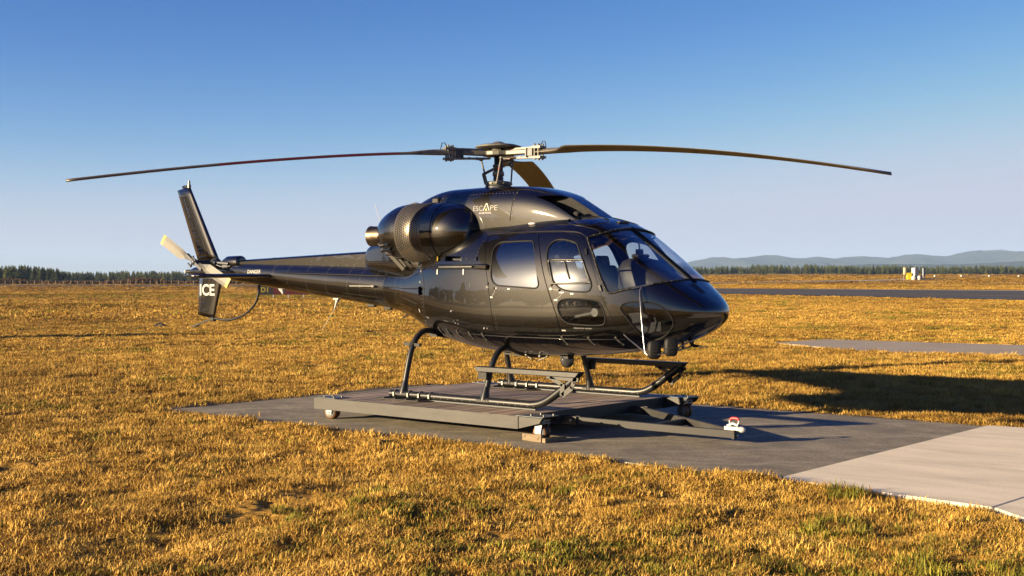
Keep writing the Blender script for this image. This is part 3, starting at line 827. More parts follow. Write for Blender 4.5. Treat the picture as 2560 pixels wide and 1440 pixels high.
# pipes and a yellow guard behind the vents
mb = MB(); mb.tube([(-.40,-.60,2.06),(-.1,-.64,2.05),(.2,-.70,2.06)], .018, 6, 0); mb.tube([(-.2,-.60,2.035),(.0,-.66,2.065),(.1,-.70,2.05)], .010, 6, 1); mb.ball((.02,-.68,2.055), (.045,.03,.02), 8, 5, 1)
mb.tube([(-.3,-.58,2.08),(.1,-.66,2.08)], .007, 5, 1)
hbuild(mb, 'engine_pipe', [M['hubdark'], M['alu']])
decal('yellow_guard', [(-.445,2.035),(-.425,2.035),(-.43,2.06),(-.445,2.085),(-.47,2.10),(-.475,2.09),(-.455,2.065)], BODY, M['yellow'])
mb = MB(); c0, n0 = BODY.side(.175, 2.058, -1, -.008); mb.cyl(c0, c0 + n0 * .012, .016, 12); hbuild(mb, 'vent_hole', [M['void']])
decal('white_stripe', [(-.79,1.75),(-.775,1.75),(-.812,1.915),(-.826,1.915)], BODY, M['text'])
letter('marking', 'E', BODY, -.835, 1.372, .055, M['text'], bold=.002)
letter('marking', 'OPERATED BY HELISIKA', BODY, 1.885, 1.232, .020, M['text'], width=.235)
for (x, z, w, h, t) in ((.70,1.688,.055,.014,'OPEN'),(.655,1.575,.04,.018,'OPEN'),(.93,1.678,.034,.018,'EXIT'),(1.71,1.642,.06,.016,'OPEN'),(1.635,1.552,.05,.018,'OPEN'),(1.86,1.628,.042,.018,'EXIT'),(1.715,1.20,.055,.016,'PUSH')):
    decal('placard', [(x, z), (x + w, z), (x + w, z + h), (x, z + h)], BODY, M['text'])
mb = MB()
for (xa, za, xb, zb) in ((.735,1.685,.690,1.600),(1.745,1.635,1.665,1.575)):
    mb.tube([BODY.side(xa + (xb - xa) * t ** 1.6, za + (zb - za) * t, -1, .001)[0] for t in np.linspace(0, 1, 8)], .003, 4)
hbuild(mb, 'handle_arrow', [M['text']])
# hood hatch and the line of the nose hood
mb = MB(); hp_ = [(3.02,-.17),(3.17,-.15),(3.17,-.05),(3.02,-.05)]
v = [BODY.top(a, b, .002)[0] for a, b in hp_]; hobj('hood_vent', mesh('hood_vent', v, [(0, 1, 2, 3)], M['black']))
# ---- engine cowling over the cabin roof
CT = np.array([(-2.05,2.10,2.22,.14,2.18,2.5,2.5),(-1.75,2.02,2.42,.24,2.24,2.8,2.8),(-1.42,2.0,2.735,.33,2.34,3.0,3.0),(-1.12,2.0,2.885,.39,2.42,3.2,3),(-.80,2.0,2.975,.43,2.46,3.3,3),(-.32,2.0,2.995,.465,2.48,3.4,3),(.30,2.0,2.995,.475,2.48,3.5,3),(.89,2.05,2.945,.46,2.48,3.5,3),(1.21,2.1,2.855,.435,2.46,3.4,3),(1.52,2.2,2.69,.41,2.42,3.2,3),(1.75,2.25,2.555,.385,2.40,3.0,3),(1.88,2.3,2.47,.35,2.38,3.0,3)])
CR = smooth_rows(hermite(CT, 80)); cv, cf = loft(CR, 72); COWL = Skin(cv, cf)
cw = COWL.me.copy()
for sg in (-1, 1):
    # the intake mouths either side of the spine: cut back behind the sloping lip of the side panel
    lip = [(1.225,2.875),(1.30,3.2),(2.3,3.2),(2.3,2.53),(1.72,2.53)]
    cw = boolean(cw, prism_me(lip, 'y', *((-1, -.135) if sg < 0 else (.135, 1))), 'DIFFERENCE')
    cav = [(.80,2.82),(1.22,2.835),(1.9,2.60),(1.9,2.52),(.80,2.52)]
    cw = boolean(cw, prism_me(cav, 'y', *((-.395, -.14) if sg < 0 else (.14, .395))), 'DIFFERENCE')
cowl = hobj('engine_cowling', finish(cw, COWL, [M['paint'], M['void']], True))
for sg in (-1, 1):
    mb = MB(); mb.lathe((1.50, sg * .27, 2.585), (1, 0, -.25), [(-.05,.03),(.0,.045),(.03,.04),(.032,.03),(.0,.025)], 16); hbuild(mb, 'intake_duct', [M['void']], cowl)
mb = MB(); sm = [(.595,2.53),(.61,2.65),(.63,2.80),(.64,2.90),(.645,2.95)]
mb.tube([COWL.side(a, b, -1, .0)[0] for a, b in crom(sm, 5, False)], .005, 4)
mb.tube([COWL.side(a, b, -1, .0)[0] for a, b in crom([(-.62,2.90),(-.66,2.80),(-.66,2.72)], 5, False)], .005, 4)
hbuild(mb, 'panel_seam', [M['void']], cowl)
rv = MB()
rivline([(-.62,2.86),(-.2,2.885),(.2,2.89),(.60,2.88)], .055, .0055, .001, COWL)
rivline([(-1.45,2.68),(-1.1,2.83),(-.85,2.92)], .04, .005, .001, COWL)
rivline([(.625,2.56),(.655,2.92)], .08, .007, .001, COWL)
for a, b in ((.60,2.62),(.585,2.57)): rv.ball(COWL.side(a, b, -1)[0], .009, 6, 4)
o = hbuild(rv, 'rivets', [M['alu']], cowl); o['kind'] = 'stuff'
mb = MB(); p, n = COWL.side(-.70, 2.83, -1, .01); mb.box((-.80,p.y-.02,2.78),(-.68,p.y+.06,2.875)); hbuild(mb, 'vent_scoop', [M['black']], cowl, bevel=.015)
# white lettering
letter('lettering', 'ESC', COWL, -.02, 2.672, .095, M['text'], cowl, width=.155, bold=-.0022)
letter('lettering', 'PE', COWL, .270, 2.672, .095, M['text'], cowl, width=.115, bold=-.0022)
letter('lettering', 'AVIATION', COWL, .08, 2.630, .036, M['text'], cowl, width=.205)
def strokepoly(a, b, w): return [(a[0]-w, a[1]), (a[0]+w, a[1]), (b[0]+w, b[1]), (b[0]-w, b[1])]
decal('logo_peak', strokepoly((.150,2.672),(.197,2.765),.0065), COWL, M['text'], cowl, .003)
decal('logo_peak', strokepoly((.250,2.672),(.203,2.765),.0065), COWL, M['text'], cowl, .0032)
decal('logo_flame', [(.188,2.672),(.214,2.672),(.201,2.712)], COWL, M['green'], cowl, .003)
# small white strobe on the roof edge
mb = MB(); pw, _ = BODY.top(.98, -.50, .008); mb.ball(tuple(pw), (.065,.03,.016), 10, 6); hbuild(mb, 'roof_strobe', [M['white']])

# ---- engine nacelles with their perforated bands and exhausts
def nacelle(sg):
    ax = Vector((0, sg * .455, 2.415))
    prof = [(-1.66,.02),(-1.655,.14),(-1.60,.205),(-1.52,.265),(-1.42,.315),(-1.30,.36),(-1.20,.378),(-1.10,.384),(-.62,.386),(-.50,.384),(-.38,.377),(-.26,.360),(-.16,.330),(-.08,.288),(-.02,.238),(.02,.175),(.04,.10),(.046,.01)]
    P = crom(prof, 4, False)
    mb = MB(); mb.lathe(ax, (1, 0, 0), P, 48); na = hbuild(mb, 'engine_nacelle', [M['paint']])
    # dark joint and flanges
    mb = MB()
    for x, r in ((-.44,.381),): mb.tube([ax + Vector((x, math.cos(a) * r, math.sin(a) * r)) for a in np.linspace(0, 2 * math.pi, 49)[:-1]], .007, 5, 0, False, True, True)
    hbuild(mb, 'nacelle_joint', [M['void']], na)
    mb = MB(); mb.lathe(ax, (1, 0, 0), [(-1.085,.386),(-1.083,.391),(-.625,.392),(-.623,.387)], 64); band = hbuild(mb, 'perforated_band', [M['satin'] if sg > 0 else M['band']], na)
    return na, ax
M['band'] = simple('brushed_dark_band', (.21, .182, .150), .36, .9, 0, 40, .2)
for sg in (-1, 1):
    na, ax = nacelle(sg)
    # holes
    hb = MB(); r0 = .3935
    def disc(x, a, r=.0132):
        e = [ax + Vector((x + r * math.cos(t), math.cos(a + sg * 0) * r0, math.sin(a) * r0)) for t in (0,)]
        c = ax + Vector((x, math.cos(a) * r0, math.sin(a) * r0)); u = Vector((1, 0, 0)); w = Vector((0, -math.sin(a), math.cos(a)))
        v = [c + u * math.cos(t) * r + w * math.sin(t) * r for t in np.linspace(0, 2 * math.pi, 7)[:-1]]; hb.add(v, [tuple(range(6))])
    for col, (x0, lo) in enumerate(((-1.045, -38), (-.905, -33), (-.765, -52))):
        for ci in range(4):
            for ri in range(28):
                a = 78 - ri * 4.8 - (2.4 if ci % 2 else 0)
                if a < lo + ci * 1.5: continue
                disc(x0 + .004 + ci * .033, math.radians(180 - a) if sg < 0 else math.radians(a))
    o = hbuild(hb, 'vent_holes', [M['void']], na); o['kind'] = 'stuff'
    rr = MB()
    for x in (-1.075, -.634, -.55):
        for k in range(46):
            a = 2 * math.pi * k / 46; rr.ball(ax + Vector((x, math.cos(a) * .394, math.sin(a) * .394)) if x < -.6 else ax + Vector((x, math.cos(a) * .386, math.sin(a) * .386)), .0055, 5, 4)
    o = hbuild(rr, 'rivets', [M['alu']], na); o['kind'] = 'stuff'
    # exhaust: a flared open pipe
    mb = MB(); c = Vector((-1.80, sg * .56, 2.385)); dirv = Vector((-1, sg * .16, 0)).normalized()
    o0 = c - dirv * .30
    mb.lathe(o0, dirv, [(0,.10),(.06,.115),(.12,.132),(.27,.134),(.295,.140),(.30,.140),(.30,.128),(.15,.122),(.05,.10)], 32)
    hbuild(mb, 'exhaust_pipe', [M['exhaust']], na)
    # struts and drain pipes under the rear of the nacelle
    mb = MB()
    for k, (a, b, r) in enumerate((((-1.43,sg*.74,2.235),(-1.22,sg*.79,2.265),.022),((-1.41,sg*.74,2.175),(-1.20,sg*.78,2.20),.022),((-1.36,sg*.70,2.125),(-1.2,sg*.74,2.13),.016))):
        mb.cyl(a, b, r, 10)
    mb.bar((-1.62, sg * .60, 2.30), (-1.18, sg * .56, 1.93), .02, .05); mb.bar((-1.44, sg * .62, 2.27), (-1.10, sg * .60, 1.97), .02, .03)
    hbuild(mb, 'exhaust_strut', [M['paint']], na)
    mb = MB(); mb.bar((-1.25, sg * .63, 2.10), (-.60, sg * .66, 2.16), .05, .05); hbuild(mb, 'nacelle_sill', [M['paint']], na)
    mb = MB(); mb.ball((-1.12, sg * .40, 2.805), (.07, .05, .022), 10, 6); hbuild(mb, 'nacelle_beacon', [M['hubgrey']], na)
# fairing between nacelles and boom
FT = np.array([(-2.34,1.98,2.10,.14,2.03,3,3),(-2.30,1.94,2.21,.21,2.06,4.5,4),(-2.05,1.90,2.31,.31,2.08,5,4.2),(-1.70,1.86,2.35,.41,2.06,5,4),(-1.30,1.82,2.33,.50,2.03,4.5,4),(-.95,1.80,2.26,.50,2.0,3,3)])
v, f = loft(smooth_rows(hermite(FT, 40), 3), 48); FAIR = Skin(v, f)
fm = FAIR.me; fm.polygons.foreach_set('use_smooth', [True] * len(fm.polygons)); fm.materials.append(M['paint']); ff = hobj('exhaust_fairing', fm)
decal('placard', [(-1.60,2.115),(-1.55,2.112),(-1.55,2.125),(-1.60,2.128)], FAIR, M['text'], ff)
mb = MB(); p, n = FAIR.side(-1.60, 2.17, -1, -.01); mb.cyl(p, p + n * .014, .022, 12); hbuild(mb, 'drain_hole', [M['void']], ff)

# ---- tail boom
TB = np.array([(-1.80,1.375,1.975,.300,1.675,2,2),(-2.6,1.46,1.99,.265,1.725,2,2),(-3.5,1.555,2.015,.228,1.785,2,2),(-4.4,1.65,2.035,.19,1.843,2,2),(-5.2,1.735,2.05,.158,1.893,2,2),(-5.8,1.795,2.04,.125,1.92,2,2),(-6.3,1.83,2.00,.085,1.915,2,2),(-6.62,1.87,1.965,.048,1.917,2,2),(-6.66,1.90,1.93,.015,1.915,2,2)])[::-1]
tv, tf = loft(smooth_rows(hermite(TB, 90), 4), 48); BOOM = Skin(tv, tf); tm = BOOM.me.copy(); tm.polygons.foreach_set('use_smooth', [True] * len(tm.polygons)); tm.materials.append(M['paint'])
boom = hobj('tail_boom', tm)
mb = MB()
for sg in (-1, 1):
    P = [BOOM.side(x, z, sg, .004)[0] for x, z in zip(np.linspace(-1.72, -4.28, 24), np.linspace(1.838, 1.893, 24))]
    mb.tube(P, [.016] * 20 + [.014, .011, .008, .004], 5)
hbuild(mb, 'boom_strake', [M['paint']], boom)
rv = MB()
for x in (-2.02,-2.35,-2.62,-3.10,-3.55,-4.0,-4.35):
    c = np.interp(-x, [1.8,5.8], [1.675,1.92]); r = np.interp(-x, [1.8,5.8], [.295,.125])
    for k in range(30):
        a = math.radians(100 + k * 6.2); z = c + r * .985 * math.sin(a)
        p, n = BOOM.side(x + .0, z, -1, .0008); rv.ball(p, .0042, 5, 4)
rivline([(-1.9,1.47),(-3.9,1.675)], .045, .0042, .001, BOOM); rivline([(-1.9,1.54),(-2.75,1.60)], .04, .0042, .001, BOOM)
rivline([(-1.86,1.90),(-1.84,1.45)], .03, .005, .001, BOOM)
o = hbuild(rv, 'rivets', [M['alu']], boom); o['kind'] = 'stuff'
letter('marking', 'DANGER', BOOM, -4.98, 1.885, .075, M['text'], boom, width=.33, bold=.001)
# grab bar
mb = MB(); a0, a1 = BOOM.side(-2.50, 1.705, -1, .045)[0], BOOM.side(-1.98, 1.70, -1, .045)[0]
mb.tube([a0, a1], .011, 8); mb.cyl(BOOM.side(-2.28, 1.70, -1, -.01)[0], BOOM.side(-2.28, 1.703, -1, .05)[0], .014, 8); mb.cyl(BOOM.side(-2.02, 1.70, -1, -.01)[0], BOOM.side(-2.02, 1.70, -1, .05)[0], .016, 8)
hbuild(mb, 'grab_bar', [M['alu']], boom)
# drive-shaft cover
v = []; f = []
prof = [(-.095,-.16),(-.088,.06),(-.06,.088),(0,.098),(.06,.088),(.088,.06),(.095,-.16)]
xs = np.linspace(-2.20, -5.36, 18)
for x in xs:
    zt_ = np.interp(-x, [2.2, 5.36], [2.205, 2.108]) - .098; k = np.interp(-x, [2.2, 5.36], [1.0, .88])
    for (a, b) in prof: v.append((x, a * k, zt_ + b * k))
n = len(prof)
for i in range(len(xs) - 1):
    for k in range(n - 1): f.append((i * n + k, i * n + k + 1, (i + 1) * n + k + 1, (i + 1) * n + k))
f.append(tuple(range(n - 1, -1, -1))); f.append(tuple((len(xs) - 1) * n + k for k in range(n)))
me = mesh('drive_shaft_cover', v, f, M['paint']); bm = bmesh.new(); bm.from_mesh(me); bmesh.ops.recalc_face_normals(bm, faces=bm.faces); bm.to_mesh(me); bm.free()
dsc = hobj('drive_shaft_cover', me)
mb = MB()
for x in np.linspace(-2.45, -5.2, 17):
    zt_ = np.interp(-x, [2.2, 5.36], [2.205, 2.108]) - .098; mb.ball((x, -.095, zt_ - .085), .008, 6, 4)
o = hbuild(mb, 'cover_screws', [M['alu']], dsc); o['kind'] = 'stuff'
mb = MB()
for x in (-3.35, -4.5):
    zt_ = np.interp(-x, [2.2, 5.36], [2.205, 2.108]) - .098; k = np.interp(-x, [2.2, 5.36], [1.0, .88])
    mb.tube([(x, a * k, zt_ + b * k) for a, b in prof], .003, 4)
hbuild(mb, 'panel_seam', [M['void']], dsc)
# gearbox fairing, gearbox
mb = MB(); mb.lathe((-5.30, -.02, 2.055), (-1, 0, 0), [(0,.06),(.005,.098),(.03,.108),(.32,.105),(.42,.07),(.44,.02)], 24); gb = hbuild(mb, 'gearbox_fairing', [M['paint']])
mb = MB(); mb.ball((-5.92,-.06,2.06), (.10,.09,.075), 12, 8); mb.cyl((-5.92,-.06,2.06),(-5.98,-.40,2.065),.035,12); mb.cyl((-5.5,-.12,2.04),(-5.92,-.16,2.06),.028,8)
mb.tube([(-5.45,-.13,2.0),(-5.55,-.17,1.985),(-5.68,-.17,2.0),(-5.8,-.2,2.05)], .014, 6); mb.box((-5.62,-.16,1.97),(-5.50,-.05,2.02))
hbuild(mb, 'tail_gearbox', [M['hubdark']], gb)
# fins
def fin(name, le0, te0, le1, te1, th0, th1, mat, rows=10):
    v = []; f = []; K = []
    sec = [(0,0),(.012,.38),(.04,.66),(.09,.88),(.17,1.0),(.30,.97),(.55,.70),(.8,.38),(1,.08)]
    loop = sec + [(a, -b) for a, b in sec[::-1][:-1] if a > 0] ; n = len(loop)
    for i in range(rows + 1):
        t = i / rows; le = np.array(le0) + (np.array(le1) - np.array(le0)) * t; te = np.array(te0) + (np.array(te1) - np.array(te0)) * t; th = th0 + (th1 - th0) * t
        for a, b in loop:
            p = le + (te - le) * a; v.append((p[0], b * th / 2, p[1]))
    for i in range(rows):
        for k in range(n):
            l = (k + 1) % n; f.append((i * n + k, i * n + l, (i + 1) * n + l, (i + 1) * n + k))
    f.append(tuple(range(n))); f.append(tuple(rows * n + k for k in range(n)))
    me = mesh(name, v, f, mat, True); bm = bmesh.new(); bm.from_mesh(me); bmesh.ops.recalc_face_normals(bm, faces=bm.faces); bm.to_mesh(me); bm.free()
    for p in me.polygons:
        if len(p.vertices) > 4: p.use_smooth = False
    return hobj(name, me), Skin(v, f)
uf, UF = fin('upper_fin', (-5.90,2.08), (-6.46,2.08), (-6.675,3.30), (-7.03,3.26), .095, .062, M['paint'])
mb = MB()
for i in range(17):
    t = .045 + i * .0555; z = 2.10 + (3.27 - 2.10) * t; xl = -5.92 + (-6.66 + 5.92) * t; xr = -6.465 + (-7.03 + 6.465) * t
    a, b = xl + (xr - xl) * .40, xl + (xr - xl) * .86
    P = [UF.side(x, z + .0, -1, .002)[0] for x in np.linspace(a, b, 5)]
    mb.tube(P, [.004, .011, .012, .011, .004], 6)
hbuild(mb, 'stiffening_bead', [M['paint']], uf)
mb = MB(); mb.tube([UF.side(-5.92 - .745 * t - .20 * (1 - .3 * t), 2.10 + 1.16 * t, -1, .0)[0] for t in np.linspace(.02, .98, 12)], .003, 4); hbuild(mb, 'panel_seam', [M['void']], uf)
mb = MB(); mb.ball((-6.80,0,3.31), (.10,.03,.03), 10, 6, 0); mb.cyl((-6.70,0,3.29),(-6.70,0,3.345),.03,12,1); mb.cyl((-6.70,0,3.34),(-6.705,0,3.41),.019,10,1); hbuild(mb, 'beacon_light', [M['paint'], M['alu']], uf)
lf, LF = fin('lower_fin', (-5.80,1.86), (-6.42,1.86), (-6.04,1.155), (-6.475,1.215), .08, .05, M['paint'])
mb = MB()
for z in (1.46,1.395,1.335,1.275):
    P = [LF.side(x, z, -1, .002)[0] for x in np.linspace(-6.20, -6.42, 5)]; mb.tube(P, [.003,.009,.010,.009,.003], 6)
hbuild(mb, 'stiffening_bead', [M['paint']], lf)
letter('lettering', 'ICE', LF, -6.405, 1.535, .25, M['text'], lf, width=.425, bold=.007, off=.004)
mb = MB(); mb.box((-6.12,-.03,1.115),(-6.02,.03,1.18)); hbuild(mb, 'fin_shoe', [M['black']], lf, bevel=.01)
# stabiliser
def stab():
    v = []; f = []; sec = [(0,.0),(.02,.30),(.1,.55),(.3,.62),(.6,.5),(1,.02),(.6,-.42),(.3,-.6),(.1,-.5),(.02,-.28)]
    n = len(sec); ys = [-1.47,-1.44,-1.2,-.6,0,.6,1.2,1.44,1.47]
    for i, y in enumerate(ys):
        k = .55 if i in (0, len(ys) - 1) else 1.0
        for a, b in sec: v.append((-4.38 - .46 * (a if k == 1 else .25 + .75 * a), y, 1.845 + b * .052 * k))
    for i in range(len(ys) - 1):
        for k in range(n):
            l = (k + 1) % n; f.append((i * n + k, i * n + l, (i + 1) * n + l, (i + 1) * n + k))
    f.append(tuple(range(n))); f.append(tuple((len(ys) - 1) * n + k for k in range(n)))
    me = mesh('stabiliser', v, f, M['paint'], True); bm = bmesh.new(); bm.from_mesh(me); bmesh.ops.recalc_face_normals(bm, faces=bm.faces); bm.to_mesh(me); bm.free(); return hobj('stabiliser', me)
sb = stab()
for sg in (-1, 1):
    mb = MB(); mb.ball((-4.56, sg * 1.475, 1.845), (.05, .018, .018), 10, 6); hbuild(mb, 'navigation_light', [M['alu']], sb)
mb = MB(); mb.lathe((-6.6,0,1.917),(-1,0,0),[(0,.035),(.16,.033),(.19,.02),(.195,.005)],14); hbuild(mb, 'tail_light', [M['black']], boom)
mb = MB(); mb.ball((-6.80,0,1.917), .028, 10, 6); hbuild(mb, 'tail_light_lens', [M['white']], boom)
# tail guard hoop and tail skid
mb = MB(); g = crom([(-4.90,0,1.72),(-4.91,0,1.60),(-4.98,0,1.44),(-5.13,0,1.31),(-5.33,0,1.215),(-5.63,0,1.145),(-5.92,0,1.15),(-6.08,0,1.17)], 6, False)
mb.tube(g, .019, 8); hbuild(mb, 'tail_guard', [M['satin']])
mb = MB(); mb.bar((-6.06,0,1.165),(-6.55,0,1.03),.03,.022); mb.box((-6.63,-.03,1.012),(-6.50,.03,1.03)); hbuild(mb, 'tail_skid', [M['satin']])
# aerials
mb = MB(); mb.tube([(-3.10,0,1.50),(-3.13,0,1.45),(-3.17,0,1.36)], [.035,.018,.007], 8, 0); mb.tube([(-3.17,0,1.36),(-3.44,0,1.05)], .0025, 5, 0); mb.box((-3.15,-.05,1.50),(-3.04,.05,1.515), 0); hbuild(mb, 'belly_aerial', [M['white']])
mb = MB(); mb.tube([(-2.40,.25,2.50),(-2.575,.25,2.88)], [.006,.0035], 5); hbuild(mb, 'whip_aerial', [M['white']])
mb = MB(); mb.box((-2.45,-.03,1.40),(-2.30,.03,1.46)); mb.box((-2.12,-.03,1.37),(-1.97,.03,1.42)); hbuild(mb, 'antenna_blister', [M['black']], boom, bevel=.01)
mb = MB(); mb.tube([(-1.58,-.05,1.34),(-1.65,-.10,1.26)], [.014,.010], 6); hbuild(mb, 'drain_mast', [M['black']])
mb = MB(); mb.tube([(-4.37,0,1.66),(-4.33,0,1.60),(-4.335,0,1.565)], [.05,.03,.012], 8); mb.box((-4.42,-.04,1.655),(-4.26,.04,1.665)); hbuild(mb, 'antenna_fin', [M['white']], boom)

# ---- tail rotor: two pale blades with yellow tips
tr = hp(empty('tail_rotor'), None)
TRC = Vector((-5.985, -.42, 2.065))
mb = MB(); mb.ball(TRC, (.055,.05,.055), 12, 8); mb.bar(TRC + Vector((-.20,0,.12)), TRC + Vector((.20,0,-.12)), .05, .05, 0, (0, 1, 0)); mb.cyl(TRC + Vector((-.05,.02,.10)), TRC + Vector((-.05,-.03,-.08)), .012, 6)
for k in (-1, 1): mb.cyl(TRC + Vector((k*.02,-.05,k*.08)), TRC + Vector((k*.10,-.05,k*.02)), .014, 6)
tr2 = hbuild(mb, 'tail_rotor_hub', [M['hubdark']])
for k, (ang_, tw) in enumerate(((math.radians(154), 10), (math.radians(-23.5), 10))):
    v = []; f = []; mi = []
    u = Vector((math.cos(ang_), 0, math.sin(ang_))); w = Vector((-u.z, 0, u.x)); nrm = Vector((0, -1, 0))
    st = [(.12,.05,.022),(.22,.07,.020),(.34,.15,.016),(.40,.165,.014),(.60,.165,.012),(.85,.165,.011),(.862,.165,.011),(.93,.165,.009)]
    for (r, c, t) in st:
        pit = math.radians(tw if k == 0 else -tw); cw_ = (w * math.cos(pit) + nrm * math.sin(pit)); tn = cw_.cross(u)
        o0 = -.30 if k == 0 else -.30
        for a, b in ((o0 * c - .0 * c, 0), (.05 * c, t), (.70 * c, 0), (.05 * c, -t)): v.append(TRC + u * r + cw_ * a + tn * b)
    for i in range(len(st) - 1):
        for q_ in range(4):
            l = (q_ + 1) % 4; f.append((i*4+q_, i*4+l, (i+1)*4+l, (i+1)*4+q_)); mi.append(1 if i >= 6 else 0)
    f.append((0,1,2,3)); mi.append(0); f.append(tuple(len(st)*4-4+i for i in range(4))); mi.append(1)
    me = mesh('tail_rotor_blade', v, f, [M['tailrotor'], M['yellow']], False, mi); bm = bmesh.new(); bm.from_mesh(me); bmesh.ops.recalc_face_normals(bm, faces=bm.faces); bm.to_mesh(me); bm.free()
    hobj('tail_rotor_blade', me, tr2)
bpy.data.objects.remove(tr)

# ---- main rotor
HUBZ = 3.435
mb = MB(); mb.lathe((0,0,2.93),(0,0,1),[(0,.16),(.06,.175),(.09,.17),(.10,.12),(.13,.085),(.15,.068),(.32,.06),(.34,.075),(.36,.075),(.37,.055),(.52,.055)], 28)
mast = hbuild(mb, 'rotor_mast', [M['hubdark']])
mb = MB(); mb.lathe((0,0,3.02),(0,0,1),[(0,.15),(.012,.172),(.045,.172),(.055,.14),(.06,.09)], 32)
for k in range(14):
    a = 2*math.pi*k/14; mb.ball((math.cos(a)*.172, math.sin(a)*.172, 3.045), .012, 6, 4)
hbuild(mb, 'swashplate', [M['hubgrey']], mast)
mb = MB(); mb.lathe((0,0,3.15),(0,0,1),[(0,.076),(.05,.076),(.055,.07)], 24); hbuild(mb, 'mast_collar', [M['alu']], mast)
# scissor link
rvec = lambda a: Vector((math.cos(a), math.sin(a), 0))
al = math.atan2(-RV[1], -RV[0]) - .15
mb = MB(); e0 = rvec(al)
mb.bar(e0*.06 + Vector((0,0,3.24)), e0*.205 + Vector((0,0,3.17)), .05, .03); mb.bar(e0*.205 + Vector((0,0,3.175)), e0*.17 + Vector((0,0,3.04)), .05, .022, 0, e0); mb.cyl(e0*.19 + Vector((.0,.0,3.16)) - e0.cross(Vector((0,0,1)))*.04, e0*.19 + Vector((0,0,3.16)) + e0.cross(Vector((0,0,1)))*.04, .018, 8)
hbuild(mb, 'scissor_link', [M['hubdark']], mast)
AZ = [math.radians(200.6), math.radians(320.6), math.radians(80.6)]
def az_h(a):
    w = math.cos(a) * RV + math.sin(a) * DV; return Vector((w[0], w[1], 0))
# pitch links
for a in AZ:
    u = az_h(a); t = Vector((-u.y, u.x, 0))
    b0 = u*.10 + t*-.15 + Vector((0,0,3.05)); b1 = u*.18 + t*-.16 + Vector((0,0,3.365))
    mb = MB(); mb.cyl(b0, b1, .011, 8); mb.ball(b0, .02, 8, 5); mb.ball(b1, .022, 8, 5); mb.cyl(b0 + (b1-b0)*.55, b0 + (b1-b0)*.6, .0125, 8, 1)
    mb.bar(b1, u*.34 + t*-.02 + Vector((0,0,3.37)), .035, .02)
    hbuild(mb, 'pitch_link', [M['hubgrey'], M['red']], mast)
# star plate
mb = MB(); poly = []
for a in AZ:
    u = az_h(a); t = Vector((-u.y, u.x, 0))
    for (r, s_) in ((.14,-.16),(.20,-.09),(.58,-.04),(.58,.04),(.20,.09),(.14,.16)): p = u*r + t*s_; poly.append((p.x, p.y))
poly.sort(key=lambda p: math.atan2(p[1], p[0]))
mb.prism(poly, 'z', HUBZ-.028, HUBZ+.028); star = hbuild(mb, 'rotor_star', [M['hubgrey']], None, bevel=.008)
mb = MB(); mb.lathe((0,0,3.395),(0,0,1),[(0,.09),(.01,.12),(.06,.12),(.10,.09),(.115,.085),(.13,.085)], 24); hbuild(mb, 'hub_block', [M['hubdark']], star)
